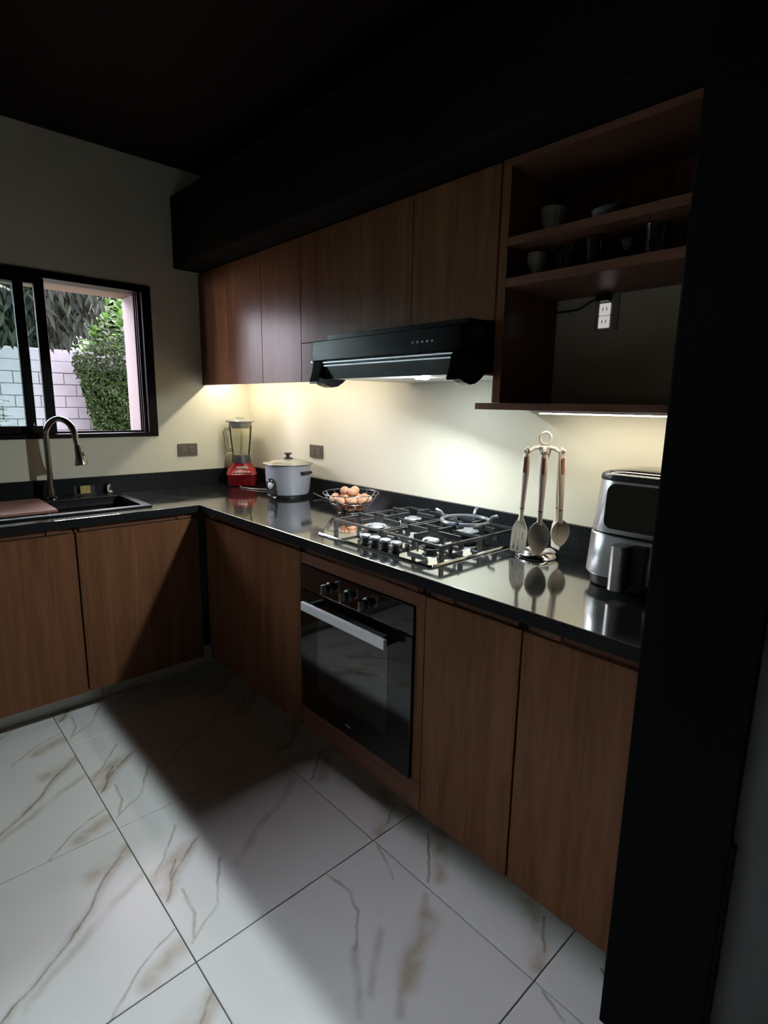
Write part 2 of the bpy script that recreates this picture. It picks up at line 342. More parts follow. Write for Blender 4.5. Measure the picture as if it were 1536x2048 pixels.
def grid_slab(bm, xs, ys, keep, z0, z1):
    """slab from grid cells keep(i,j); one skin, so that no seams show inside."""
    V = {}
    def v(i, j, z):
        if (i,j,z) not in V: V[(i,j,z)] = bm.verts.new((xs[i], ys[j], z))
        return V[(i,j,z)]
    nx, ny = len(xs)-1, len(ys)-1
    K = lambda i, j: 0 <= i < nx and 0 <= j < ny and keep(i, j)
    for i in range(nx):
        for j in range(ny):
            if not K(i,j): continue
            bm.faces.new((v(i,j,z1), v(i+1,j,z1), v(i+1,j+1,z1), v(i,j+1,z1)))
            bm.faces.new((v(i,j,z0), v(i,j+1,z0), v(i+1,j+1,z0), v(i+1,j,z0)))
            if not K(i-1,j): bm.faces.new((v(i,j,z0), v(i,j,z1), v(i,j+1,z1), v(i,j+1,z0)))
            if not K(i+1,j): bm.faces.new((v(i+1,j,z0), v(i+1,j+1,z0), v(i+1,j+1,z1), v(i+1,j,z1)))
            if not K(i,j-1): bm.faces.new((v(i,j,z0), v(i+1,j,z0), v(i+1,j,z1), v(i,j,z1)))
            if not K(i,j+1): bm.faces.new((v(i,j+1,z0), v(i,j+1,z1), v(i+1,j+1,z1), v(i+1,j+1,z0)))
    return bm
def wpos(o):
    p = Vector((0,0,0))
    while o: p += o.location; o = o.parent
    return p
def ob(name, bm, mat, parent=None, smooth=False, bevel=0.0, origin=None, recalc=True):
    """link a bmesh (in world coordinates) as one object; its origin goes to the parent's, or to `origin`."""
    if recalc: bmesh.ops.recalc_face_normals(bm, faces=bm.faces)
    if bevel > 0:
        es = [e for e in bm.edges if len(e.link_faces) == 2 and e.calc_face_angle(0) > 0.7]
        bmesh.ops.bevel(bm, geom=es, offset=bevel, segments=2, affect='EDGES', profile=0.6)
    base = wpos(parent) if parent else Vector((0,0,0))
    org = Vector(origin) if origin is not None else base
    bmesh.ops.translate(bm, vec=-org, verts=bm.verts)
    me = bpy.data.meshes.new(name); bm.to_mesh(me); bm.free()
    if smooth:
        me.polygons.foreach_set('use_smooth', [True]*len(me.polygons))
        try: me.set_sharp_from_angle(angle=radians(38))
        except Exception: pass
    me.materials.append(mat)
    o = bpy.data.objects.new(name, me); COL.objects.link(o)
    o.parent = parent; o.location = org - base
    return o
def tag(o, label, cat, group=None):
    o['label'] = label; o['category'] = cat
    if group: o['group'] = group
    return o
def thing(name, label, cat, loc, group=None):
    o = bpy.data.objects.new(name, None); COL.objects.link(o); o.location = loc; o.empty_display_size = 0.05
    return tag(o, label, cat, group)
def struct(name, bm, mat, label=None, **k):
    o = ob(name, bm, mat, **k); o['kind'] = 'structure'
    if label: o['label'] = label
    return o
def lab(o, label): o['label'] = label; return o

# ================================================================== THE ROOM
CZ = 2.615; FX = 4.7; FY = -4.3
# window wall: opening widened out of view to the left for daylight, y -3.40..-0.576, z 1.203..1.991
WY0, WY1, WZ0, WZ1 = -3.40, -0.576, 1.203, 1.991
bm = B()
box(bm, -0.36, 0, FY, WY0, -0.05, CZ+0.1); box(bm, -0.36, 0, WY1, 0.15, -0.05, CZ+0.1)
box(bm, -0.36, 0, WY0, WY1, -0.05, WZ0); box(bm, -0.36, 0, WY0, WY1, WZ1, CZ+0.1)
struct('wall_left', bm, M['cream'], 'cream painted wall with the window above the sink')
struct('wall_back', box(B(), -0.36, FX+0.15, 0, 0.15, -0.05, CZ+0.1), M['cream'], 'cream painted wall behind the cooker hood and gas hob')
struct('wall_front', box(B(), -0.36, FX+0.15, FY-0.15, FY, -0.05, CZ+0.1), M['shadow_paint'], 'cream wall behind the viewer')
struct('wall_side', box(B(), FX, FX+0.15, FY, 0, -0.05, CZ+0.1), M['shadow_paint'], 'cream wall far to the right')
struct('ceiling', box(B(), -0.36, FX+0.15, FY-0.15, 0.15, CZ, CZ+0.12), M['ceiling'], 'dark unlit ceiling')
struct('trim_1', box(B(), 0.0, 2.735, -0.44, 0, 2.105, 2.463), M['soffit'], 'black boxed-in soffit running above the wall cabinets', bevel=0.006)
bm = B(); box(bm, 2.739, 2.938, -0.672, 0, 0.0, CZ); 
struct('wall_right', bm, M['black_paint'], 'black column at the right end of the counter', bevel=0.004)
struct('trim_2', box(B(), 2.938, 2.946, -0.672, -0.6605, 0.0, 0.60), M['black_paint'], 'black plinth board at the foot of the black column')
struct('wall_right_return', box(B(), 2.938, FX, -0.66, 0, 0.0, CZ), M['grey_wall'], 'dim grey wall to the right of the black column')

# floor: grout bed and marble tiles 0.6 x 0.6
floor = struct('floor', box(B(), -0.0, FX, FY, 0, -0.05, -0.0035), M['grout'], 'floor of large white marble-veined tiles', origin=(0,0,0))
TM = {}
for k in 'ABCD':
    bm = B(); box(bm, 0.0012, 0.5988, 0.0012, 0.5988, -0.0032, 0.0)
    es = [e for e in bm.edges if all(abs(v.co.z) < 1e-6 for v in e.verts)]
    bmesh.ops.bevel(bm, geom=es, offset=0.0012, segments=1, affect='EDGES')
    me = bpy.data.meshes.new('marble_tile'); bm.to_mesh(me); bm.free(); me.materials.append(M['marble'+k]); TM[k] = me
for i in range(-1, 7):
    for j in range(-7, 1):
        x0, y0 = 0.19+0.6*i, -0.706+0.6*j
        if x0 < -0.5 or y0 > -0.05 or x0 > FX-0.3 or y0 < FY-0.2: continue
        if j == -1: k = 'A' if i <= 2 else 'D'
        elif j == -2: k = 'B'
        elif j == 0: k = 'C'
        else: k = 'ABDB'[(i*3+j) % 4]
        o = bpy.data.objects.new('tile', TM[k]); COL.objects.link(o); o.parent = floor; o.location = (x0, y0, 0)

# skirting tiles under the cabinets
bl = struct('baseboard_left', box(B(), 0.44, 0.470, -2.6, -0.49, 0.0, 0.118), M['grout'], 'pale tiled plinth under the left cabinets')
br = struct('baseboard_back', box(B(), 0.48, 2.738, -0.475, -0.445, 0.0, 0.118), M['grout'], 'pale tiled plinth under the hob side cabinets')
for j in range(4):
    ob('tile', box(B(), 0.470, 0.479, -0.49-0.6*j-0.597, -0.49-0.6*j, 0.001, 0.112), M['tile_white'], bl, bevel=0.001)
for i in range(4):
    ob('tile', box(B(), 0.49+0.56*i, 0.49+0.56*i+0.557, -0.484, -0.475, 0.001, 0.112), M['tile_white'], br, bevel=0.001)

# ------------------------------------------------------------------ window
def frame_bars(bm, x0, x1, y0, y1, z0, z1, wl, wr, wb_, wt):
    box(bm, x0, x1, y0, y0+wl, z0, z1); box(bm, x0, x1, y1-wr, y1, z0, z1)
    box(bm, x0, x1, y0+wl, y1-wr, z0, z0+wb_); box(bm, x0, x1, y0+wl, y1-wr, z1-wt, z1)
bm = B(); frame_bars(bm, -0.10, 0.012, WY0, WY1, WZ0, WZ1, 0.048, 0.048, 0.022, 0.034)
win = struct('window_1', bm, M['frame'], 'dark brown framed sliding window over the sink, right end slid open, unseen left part widened for daylight', origin=(0, -2.0, WZ0), bevel=0.002)
for k, x in enumerate((-0.022, -0.05, -0.078)):     # track ribs on the right jamb
    ob('track_rib', box(B(), x-0.004, x+0.004, WY1-0.062, WY1-0.047, WZ0+0.022, WZ1-0.034), M['frame'], win)
ob('track_rib', box(B(), -0.054, -0.046, WY0+0.048, WY1-0.062, WZ0+0.02, WZ0+0.032), M['frame'], win)
for x, ye, nm in ((-0.035, -1.066, 'sliding_sash'), (-0.068, -1.146, 'fixed_sash')):
    bm = B(); frame_bars(bm, x-0.013, x+0.013, ye-0.98 if nm == 'sliding_sash' else WY0+0.04, ye, WZ0+0.024, WZ1-0.03, 0.045, 0.044, 0.038, 0.03)
    s = ob(nm, bm, M['frame'], win, bevel=0.002)
    ob('pane', box(B(), x-0.003, x+0.003, (ye-0.94) if nm == 'sliding_sash' else WY0+0.08, ye-0.04, WZ0+0.058, WZ1-0.056), M['pane'], s)
# outside reveal of the opening, painted pink
struct('trim_3', box(B(), -0.362, -0.10, WY1-0.024, WY1+0.02, WZ0-0.02, WZ1+0.02), M['pink'], 'pink painted outer window reveal on the right')
struct('trim_4', box(B(), -0.362, -0.10, WY0-0.02, WY1-0.024, WZ1-0.022, WZ1+0.03), M['peach'], 'peach underside of the outer window opening')
struct('trim_5', box(B(), -0.362, -0.10, WY0-0.02, WY1-0.024, WZ0-0.03, WZ0+0.012), M['pink'], 'pink outer window sill')
struct('trim_6', box(B(), -0.362, -0.10, WY0-0.03, WY0+0.02, WZ0+0.012, WZ1-0.022), M['pink'], 'pink painted outer window reveal on the left')

# ================================================================== COUNTER
H = 0.909; HB = 0.875; D = 0.637
ct = thing('countertop', 'L-shaped glossy black granite countertop running from sink to air fryer', 'countertop', (D, -D, H))
xs = [0.0, 0.075, 0.53, D-0.002, 1.53, 2.012, 2.737]; ys = [-2.6, -1.66, -0.85, -D+0.002, -0.50, -0.10, 0.0]
def keep(i, j):
    inleft = i < 3; inright = j >= 3
    if not (inleft or inright): return False
    if i == 1 and j == 1: return False            # sink cut-out
    if i == 4 and j == 4: return False            # hob cut-out
    return True
ob('slab', grid_slab(B(), xs, ys, keep, HB, H), M['granite'], ct, bevel=0.0012)
ob('front_edge', box(B(), D+0.0021, 2.737, -D-0.0002, -D+0.002, HB, H-0.0012), M['granite_honed'], ct)
ob('front_edge', box(B(), D-0.002, D+0.0002, -2.6, -D-0.0001, HB, H-0.0012), M['granite_honed'], ct)
ob('backsplash', box(B(), 0.0205, 2.737, -0.02, -0.0005, H, 1.0), M['granite_honed'], ct, bevel=0.0015)
ob('backsplash', box(B(), 0.0005, 0.02, -2.6, -0.0005, H, 1.0), M['granite_honed'], ct, bevel=0.0015)

# ------------------------------------------------------------------ base cabinets (hollow carcasses with doors)
def carcass(bm, x0, x1, y0, y1, z0, z1, t=0.016, open_='-y', top=False):
    """panels of a cabinet, open at the front (and on top)."""
    box(bm, x0, x1, y0, y1, z0, z0+t)
    if open_ == '-y':
        box(bm, x0, x0+t, y0, y1, z0+t, z1); box(bm, x1-t, x1, y0, y1, z0+t, z1); box(bm, x0+t, x1-t, y1-t, y1, z0+t, z1)
    else:
        box(bm, x0, x1, y0, y0+t, z0+t, z1); box(bm, x0, x1, y1-t, y1, z0+t, z1); box(bm, x0, x0+t, y0+t, y1-t, z0+t, z1)
    if top: box(bm, x0+t, x1-t, y0, y1-t, z1-t, z1)
    return bm
DZ0, DZ1 = 0.122, 0.844
left_labels = ['walnut base cabinet door nearest the corner, right of the sink seam', 'walnut base cabinet under the black sink, left of the sink seam', 'walnut base cabinet at the far left end of the sink run']
for (y0, y1), lb in zip(((-1.174, -0.640), (-1.712, -1.178), (-2.25, -1.716)), left_labels):
    t = thing('base_cabinet', lb, 'cabinet', (0.30, (y0+y1)/2, DZ0), 'walnut base cabinets')
    ob('body', carcass(B(), 0.025, 0.594, y0+0.001, y1-0.001, DZ0, HB-0.002, open_='+x'), M['wood'], t)
    ob('door', box(B(), 0.596, 0.615, y0+0.0015, y1-0.0015, DZ0, DZ1), M['wood'], t, bevel=0.001)
    ob('top_rail', box(B(), 0.585, 0.603, y0+0.018, y1-0.018, 0.847, HB-0.003), M['wood_h'], t)
    ob('spacer_block', box(B(), 0.596, 0.610, y1-0.10, y1-0.05, 0.848, HB-0.003), M['wood_h'], t)
right = [(0.640, 1.4525, 'wide walnut base cabinet in the dark corner left of the oven', True), (2.1025, 2.431, 'narrow walnut base cabinet directly right of the oven', True), (2.434, 2.736, 'walnut base cabinet beside the black column', True)]
for x0, x1, lb, dr in right:
    t = thing('base_cabinet', lb, 'cabinet', ((x0+x1)/2, -0.30, DZ0), 'walnut base cabinets')
    ob('body', carcass(B(), x0+0.001, x1-0.001, -0.594, -0.025, DZ0, HB-0.002), M['wood'], t)
    ob('door', box(B(), x0+0.0015, x1-0.0015, -0.615, -0.596, DZ0, DZ1), M['wood'], t, bevel=0.001)
    ob('top_rail', box(B(), x0+0.018, x1-0.018, -0.603, -0.585, 0.847, HB-0.003), M['wood_h'], t)
    ob('spacer_block', box(B(), x0+0.04, x0+0.10, -0.610, -0.596, 0.848, HB-0.003), M['wood_h'], t)
t = thing('oven_cabinet', 'walnut housing framing the black built-in oven under the hob', 'cabinet', (1.777, -0.30, DZ0), 'walnut base cabinets')
ob('body', carcass(B(), 1.456, 2.099, -0.594, -0.025, DZ0, HB-0.002), M['wood'], t)
ob('top_panel', box(B(), 1.4555, 2.0995, -0.613, -0.596, 0.803, DZ1), M['wood_h'], t, bevel=0.001)
ob('bottom_panel', box(B(), 1.4555, 2.0995, -0.613, -0.596, DZ0, 0.219), M['wood_h'], t, bevel=0.001)
ob('side_stile', box(B(), 2.062, 2.0995, -0.613, -0.596, 0.220, 0.802), M['wood'], t, bevel=0.001)
ob('top_rail', box(B(), 1.475, 2.080, -0.603, -0.585, 0.847, HB-0.003), M['wood_h'], t)
ob('spacer_block', box(B(), 2.015, 2.065, -0.610, -0.596, 0.848, HB-0.003), M['wood_h'], t)

# ------------------------------------------------------------------ oven
ov = thing('oven', 'black built-in electric oven with silver bar handle below the hob', 'oven', (1.76, -0.6, 0.22))
ob('body', box(B(), 1.480, 2.045, -0.596, -0.10, 0.235, 0.790), M['blackmetal'], ov)
ob('control_panel', box(B(), 1.461, 2.059, -0.620, -0.597, 0.706, 0.800), M['blackgloss'], ov, bevel=0.002)
for x in (1.645, 1.749, 1.848):
    k = ob('knob', lathe(B(), [(0.0, 0.0), (0.021, 0.0), (0.021, 0.006), (0.016, 0.010), (0.015, 0.026), (0.0, 0.027)], (x, -0.620, 0.752), 24, '-y'), M['blackplastic'], ov, smooth=True)
    lab(k, 'black knob with a bright metal grip bar')
    bm = B(); box(bm, x-0.005, x+0.005, -0.660, -0.640, 0.735, 0.769)
    lab(ob('grip', bm, M['chrome'], k, bevel=0.002), 'shiny chrome grip bar')
dr = ob('door', box(B(), 1.461, 2.059, -0.622, -0.597, 0.222, 0.702), M['ovenglass'], ov, bevel=0.002)
ob('window', box(B(), 1.57, 1.953, -0.6228, -0.6215, 0.325, 0.628), M['ovenwin'], dr)
hd = B(); box(hd, 1.535, 1.985, -0.672, -0.658, 0.650, 0.682)
hh = lab(ob('handle', hd, M['satin'], dr, bevel=0.002), 'flat satin silver bar handle')
for x in (1.55, 1.955):
    ob('handle_bracket', box(B(), x, x+0.02, -0.658, -0.622, 0.655, 0.677), M['blackmetal'], dr)
bm = B(); box(bm, 1.738, 1.766, -0.6226, -0.6221, 0.2585, 0.2655)
lab(ob('badge', bm, M['lidgrey'], dr), 'tiny pale worn badge')

# ------------------------------------------------------------------ gas hob
hx0, hx1, hy0, hy1 = 1.480, 2.062, -0.556, -0.062
hob = thing('gas_hob', 'four-burner black gas hob with pan supports and wok ring set into the counter', 'hob', (1.77, -0.31, H))
bm = B(); loft(bm, [[(x, y, z) for x, y in rrect((hx0+hx1)/2, (hy0+hy1)/2, (hx1-hx0)/2-i, (hy1-hy0)/2-i, 0.012)] for z, i in ((H+0.0005, 0.001), (H+0.005, 0.0), (H+0.008, 0.002))])
ob('plate', bm, M['hobplate'], hob, smooth=True)
ob('gas_box', box(B(), 1.54, 2.0, -0.49, -0.11, H-0.045, H+0.0004), M['blackmetal'], hob)
pz = H+0.008
BR = [(1.622, -0.385, 0.040), (1.912, -0.392, 0.029), (1.612, -0.172, 0.034), (1.890, -0.180, 0.048)]
for bx, by, r in BR:
    b_ = ob('burner', lathe(B(), [(0, pz), (r*1.45, pz), (r*1.45, pz+0.002), (r*0.92, pz+0.005), (r*0.78, pz+0.008), (r*0.78, pz+0.021), (r*0.9, pz+0.023), (0, pz+0.023)], (bx, by, 0), 28), M['crown'], hob, smooth=True)
    lab(b_, 'dark burner crown')
    lab(ob('burner_cap', lathe(B(), [(0, pz+0.023), (r*1.0, pz+0.023), (r*1.05, pz+0.026), (r*0.95, pz+0.030), (0, pz+0.030)], (bx, by, 0), 28), M['capmetal'], b_, smooth=True), 'pale polished burner cap')
    ob('igniter', lathe(B(), [(0, pz), (0.004, pz), (0.003, pz+0.017), (0, pz+0.018)], (bx-r*1.25, by-r*0.9, 0), 10), M['whiteplastic'], b_, smooth=True)
def barbox(bm, p, q, w, h):
    p, q = Vector(p), Vector(q); d = (q-p); d.z = 0; d.normalize(); n = Vector((-d.y, d.x, 0))*w/2
    pts = []
    for e in (p, q):
        for s, zz in ((-1, -h), (1, -h), (1, 0), (-1, 0)): pts.append(e+n*s+Vector((0,0,zz)))
    vs = [bm.verts.new(a) for a in pts]
    for f in ((0,1,2,3),(7,6,5,4),(0,4,5,1),(1,5,6,2),(2,6,7,3),(3,7,4,0)): bm.faces.new([vs[i] for i in f])
gz = H+0.058                 # top of the pan supports
def pan_support(x0, x1, lb):
    g = B()
    y0, y1 = -0.485, -0.078
    lo = gz-0.003
    for a, c in (((x0,y0),(x1,y0)), ((x1,y0),(x1,y1)), ((x1,y1),(x0,y1)), ((x0,y1),(x0,y0)), ((x0,(y0+y1)/2),(x1,(y0+y1)/2))):
        barbox(g, (*a, lo), (*c, lo), 0.009, 0.009)
    go = ob('pan_support', g, M['castiron'], hob, bevel=0.0015); lab(go, lb)
    for cy in ((y0*0.73+y1*0.27), (y0*0.27+y1*0.73)):
        cx = (x0+x1)/2
        for dx, dy in ((-1,0),(1,0),(0,-1),(0,1)):
            ex = x0 if dx < 0 else x1 if dx > 0 else cx
            half = (y1-y0)/4
            ey = cy+dy*half
            ix, iy = cx+dx*0.026, cy+dy*0.026
            mx_, my_ = ex+(ix-ex)*0.12, ey+(iy-ey)*0.12
            f = B(); barbox(f, (mx_, my_, gz+0.009), (ix, iy, gz+0.009), 0.009, 0.017); barbox(f, (ex, ey, gz-0.004), (mx_+ (mx_-ex)*0.4, my_+(my_-ey)*0.4, gz-0.004), 0.009, 0.03)
            ob('finger', f, M['castiron'], go, bevel=0.0015)
    for x in (x0, x1):
        for y in (y0, y1, (y0+y1)/2):
            q = B(); dy = 0.018 if y < -0.3 else -0.018
            barbox(q, (x, y-0.25*dy, gz-0.004), (x, y+0.75*dy, gz-0.004), 0.007, gz-0.004-pz-0.0003)
            ob('leg', q, M['castiron'], go, bevel=0.001)
    return go
pan_support(1.500, 1.755, 'black cast iron pan support over the left burners')
ps = pan_support(1.775, 2.040, 'black cast iron pan support over the right burners')
wr = B()
wc = Vector((1.890, -0.180, 0))
tube(wr, [(wc.x+0.088*cos(a), wc.y+0.088*sin(a), gz+0.014) for a in [2*pi*k/40 for k in range(40)]], 0.0075, 8, closed=True)
wo_ = ob('wok_ring', wr, M['ringmetal'], hob, smooth=True); lab(wo_, 'round wok ring with four upturned prongs')
for k in range(4):
    a = pi/4*0.4 + k*pi/2
    f = B(); d = Vector((cos(a), sin(a), 0))
    tube(f, [wc+d*0.086+Vector((0,0,gz+0.001)), wc+d*0.090+Vector((0,0,gz+0.022)), wc+d*0.100+Vector((0,0,gz+0.036)), wc+d*0.120+Vector((0,0,gz+0.043))], 0.0062, 8)
    ob('prong', f, M['ringmetal'], wo_, smooth=True)
for x, y in ((1.728, -0.528), (1.774, -0.523), (1.822, -0.520), (1.872, -0.518)):
    k = ob('knob', lathe(B(), [(0, pz), (0.020, pz), (0.020, pz+0.004), (0.0125, pz+0.006), (0.0115, pz+0.024), (0, pz+0.024)], (x, y, 0), 24), M['blackplastic'], hob, smooth=True)
    lab(ob('knob_cap', lathe(B(), [(0, pz+0.024), (0.018, pz+0.024), (0.0195, pz+0.027), (0.0195, pz+0.031), (0.017, pz+0.033), (0, pz+0.033)], (x, y, 0), 24), M['capmetal'], k, smooth=True), 'chrome disc top')

# ------------------------------------------------------------------ wall cabinets
UZ0, UZ1 = 1.490, 2.10
up_labels = ['walnut wall cabinet door in the corner next to the window wall', 'second walnut wall cabinet from the window wall', 'third walnut wall cabinet, just left of the cooker hood']
for (x0, x1), lb in zip(((0.001, 0.333), (0.336, 0.680), (0.683, 1.015)), up_labels):
    t = thing('wall_cabinet', lb, 'cabinet', ((x0+x1)/2, -0.15, UZ0), 'walnut wall cabinets')
    bm = B(); carcass(bm, x0+0.001, x1-0.001, -0.283, -0.003, 1.575, UZ1, top=True)
    ob('body', bm, M['wood'], t)
    ob('door', box(B(), x0, x1, -0.302, -0.284, UZ0, UZ1-0.002), M['wood'], t, bevel=0.001)
t = thing('wall_cabinet', 'double-door walnut wall cabinet above the cooker hood', 'cabinet', (1.54, -0.15, 1.655), 'walnut wall cabinets')
bm = B(); carcass(bm, 1.019, 2.064, -0.283, -0.003, 1.656, UZ1, top=True)
ob('body', bm, M['wood'], t)
for x0, x1 in ((1.018, 1.70), (1.703, 2.062)):
    ob('door', box(B(), x0, x1, -0.302, -0.284, 1.657, UZ1-0.002), M['wood'], t, bevel=0.001)
ob('side_filler', box(B(), 1.019, 1.30, -0.302, -0.284, UZ0, 1.654), M['wood'], t)

# LED strips
def led(x0, x1, y, z, mat, lb):
    t = thing('led_strip', lb, 'lamp', ((x0+x1)/2, y, z))
    ob('channel', box(B(), x0, x1, y-0.008, y+0.008, z-0.001, z+0.006), M['satin'], t)
    ob('diffuser', box(B(), x0+0.005, x1-0.005, y-0.006, y+0.006, z-0.004, z-0.0012), mat, t)
led(0.02, 0.44, -0.20, 1.567, emissive('warm_led_corner', (1.0, 0.93, 0.72), STRIP_LEFT*1.6), 'warm LED strip hidden under the wall cabinets next to the window wall')
led(0.46, 1.30, -0.20, 1.567, emissive('warm_led_left', (1.0, 0.93, 0.72), STRIP_LEFT*0.95), 'warm LED strip hidden under the wall cabinets left of the hood')
led(2.16, 2.70, -0.17, 1.378, emissive('warm_led_right', (1.0, 0.93, 0.74), STRIP_RIGHT), 'warm LED strip under the bottom board of the open shelf unit')

# ------------------------------------------------------------------ cooker hood
hd = thing('cooker_hood', 'black slim cooker hood with silver trim lines and lit lamp above the hob', 'hood', (1.69, -0.2, 1.49))
ob('body', box(B(), 1.316, 2.060, -0.456, -0.002, 1.556, 1.630), M['blackmetal'], hd, bevel=0.003)
ob('neck', box(B(), 1.36, 2.058, -0.415, -0.002, 1.630, 1.652), M['blackmetal'], hd)
ob('motor_case', box(B(), 1.376, 2.058, -0.40, -0.002, 1.496, 1.556), M['blackmetal'], hd)
ob('filter', box(B(), 1.380, 2.054, -0.42, -0.02, 1.490, 1.496), M['filter'], hd)
for z, yy in ((1.549, -0.452), (1.537, -0.449)):
    lab(ob('trim_line', box(B(), 1.385, 2.030, yy-0.004, yy+0.004, z-0.002, z+0.002), M['satin'], hd), 'thin silver trim line')
bm = B(); prism(bm, [(-0.448, 1.556), (-0.440, 1.556), (-0.425, 1.490), (-0.433, 1.488)], 1.378, 2.022, 'x')
ob('visor', bm, pbr('hood_visor_glass', (0.012, 0.014, 0.013), 0.35, spec=0.3), hd, bevel=0.001)
cheek = [(-0.452, 1.556), (-0.462, 1.51), (-0.474, 1.474), (-0.470, 1.470), (-0.445, 1.472), (-0.425, 1.464), (-0.400, 1.458), (-0.375, 1.462), (-0.350, 1.476), (-0.330, 1.492), (-0.330, 1.556)]
for x0, x1 in ((1.318, 1.377), (2.023, 2.060)):
    bm = B(); prism(bm, cheek, x0, x1, 'x'); ob('side_cheek', bm, M['blackmetal'], hd, bevel=0.004)
bm = B(); box(bm, 1.300, 1.316, -0.452, -0.437, 1.548, 1.560); lab(ob('end_screw', bm, M['satin'], hd, bevel=0.002), 'small bright end clip')
for k in range(5):
    x = 1.865+0.021*k
    lab(ob('button', lathe(B(), [(0,0),(0.0035,0),(0.003,0.0025),(0,0.003)], (x, -0.456, 1.590), 12, '-y'), M['whiteplastic'], hd, smooth=True), 'tiny pale push button')
LX, LY, LZ = 1.790, -0.330, 1.489
lab(ob('lamp_lens', lathe(B(), [(0, LZ-0.006), (0.020, LZ-0.006), (0.026, LZ-0.002), (0.026, LZ+0.0008), (0, LZ+0.0008)], (LX, LY, 0), 28), emissive('hood_lamp_glow', (0.85, 0.96, 1.0), 260.0), hd, smooth=True), 'bright cool white round lamp lens')
la = bpy.data.lights.new('hood_lamp_light', 'AREA'); la.shape = 'DISK'; la.size = 0.055; la.energy = HOOD_LAMP_W; la.color = (0.86, 0.97, 1.0)
lo_ = bpy.data.objects.new('hood_lamp_light', la); COL.objects.link(lo_); lo_.parent = hd
lo_.location = Vector((LX, LY, LZ-0.012))-Vector(hd.location); lo_.rotation_euler = (radians(-33), 0, radians(-22))

# ------------------------------------------------------------------ open shelf unit
su = thing('shelf_unit', 'dark walnut open shelf unit with cups above a niche, right of the hood', 'shelf', (2.40, -0.15, 1.385))
ob('side_panel', box(B(), 2.068, 2.098, -0.302, -0.002, 1.406, UZ1), M['wood'], su, bevel=0.001)
ob('side_panel', box(B(), 2.716, 2.737, -0.302, -0.002, 1.406, UZ1), M['wood'], su, bevel=0.001)
ob('top_board', box(B(), 2.098, 2.716, -0.302, -0.002, UZ1-0.02, UZ1), M['wood_h'], su)
ob('shelf_board', box(B(), 2.0985, 2.7155, -0.302, -0.002, 1.862, 1.886), M['wood_h'], su, bevel=0.001)
ob('shelf_board', box(B(), 2.0985, 2.7155, -0.302, -0.002, 1.746, 1.772), M['wood_h'], su, bevel=0.001)
ob('bottom_board', box(B(), 2.003, 2.737, -0.302, -0.002, 1.385, 1.4055), M['wood_h'], su, bevel=0.001)
ob('back_panel', box(B(), 2.0985, 2.7155, -0.010, -0.002, 1.772, UZ1-0.02), M['wood'], su)

# cups and glasses on the shelves
def vessel(name, lb, cat, x, y, z, prof_out, th, mat, grp, handle=False, seg=24):
    inner = [(max(0.0, r-th), h) for r, h in reversed(prof_out) if h > th*1.5]
    prof = [(0, 0)] + prof_out + inner + [(0, inner[-1][1] if inner else th)]
    if handle:
        t = thing(name, lb, cat, (x, y, z), grp)
        ob('body', lathe(B(), prof, (x, y, z), seg), mat, t, smooth=True)
        r0 = prof_out[-1][0]; h0 = prof_out[-1][1]; d = Vector((0.7, -0.7, 0))
        tube_pts = [Vector((x,y,z))+d*(r0*0.93)+Vector((0,0,h0*0.8)), Vector((x,y,z))+d*(r0+0.02)+Vector((0,0,h0*0.75)), Vector((x,y,z))+d*(r0+0.024)+Vector((0,0,h0*0.5)), Vector((x,y,z))+d*(r0*0.90)+Vector((0,0,h0*0.28))]
        ob('handle', tube(B(), tube_pts, 0.004, 8), mat, t, smooth=True)
        return t
    o = ob(name, lathe(B(), prof, (x, y, z), seg), mat, smooth=True, origin=(x, y, z))
    return tag(o, lb, cat, grp)
S1, S2 = 1.886, 1.772
vessel('mug', 'white flared cup standing alone at the left of the upper shelf', 'cup', 2.150, -0.15, S1, [(0.020,0),(0.026,0.03),(0.042,0.10)], 0.003, M['mug'], 'cups and glasses on the shelves', True)
vessel('bowl', 'dark bowl in the middle of the upper shelf', 'bowl', 2.34, -0.14, S1, [(0.025,0),(0.05,0.02),(0.065,0.055)], 0.004, M['clay'], 'cups and glasses on the shelves')
vessel('goblet', 'white egg-shaped goblet at the left end of the lower shelf', 'cup', 2.135, -0.20, S2, [(0.020,0),(0.018,0.006),(0.010,0.02),(0.022,0.04),(0.030,0.06),(0.028,0.082)], 0.003, M['mug'], 'cups and glasses on the shelves')
vessel('dark_cup', 'dark clay cup beside the white goblet on the lower shelf', 'cup', 2.205, -0.16, S2, [(0.026,0),(0.030,0.03),(0.031,0.075)], 0.003, M['clay'], 'cups and glasses on the shelves')
vessel('tumbler', 'slim clear tumbler right of the dark clay cup on the lower shelf', 'glass', 2.262, -0.24, S2, [(0.018,0),(0.020,0.07)], 0.002, M['drinkglass'], 'cups and glasses on the shelves')
vessel('tumbler', 'rose tinted tumbler near the middle of the lower shelf', 'glass', 2.325, -0.21, S2, [(0.026,0),(0.026,0.03),(0.030,0.09)], 0.003, M['pinkglass'], 'cups and glasses on the shelves')
vessel('glass_bowl', 'clear stemmed bowl between the rose tumbler and the bright jar', 'glass', 2.400, -0.15, S2, [(0.026,0),(0.008,0.008),(0.008,0.03),(0.035,0.045),(0.045,0.075)], 0.003, M['drinkglass'], 'cups and glasses on the shelves')
vessel('glass_jar', 'clear glass with bright highlight, second from the right on the lower shelf', 'glass', 2.487, -0.20, S2, [(0.028,0),(0.030,0.05),(0.034,0.088)], 0.003, M['drinkglass'], 'cups and glasses on the shelves')
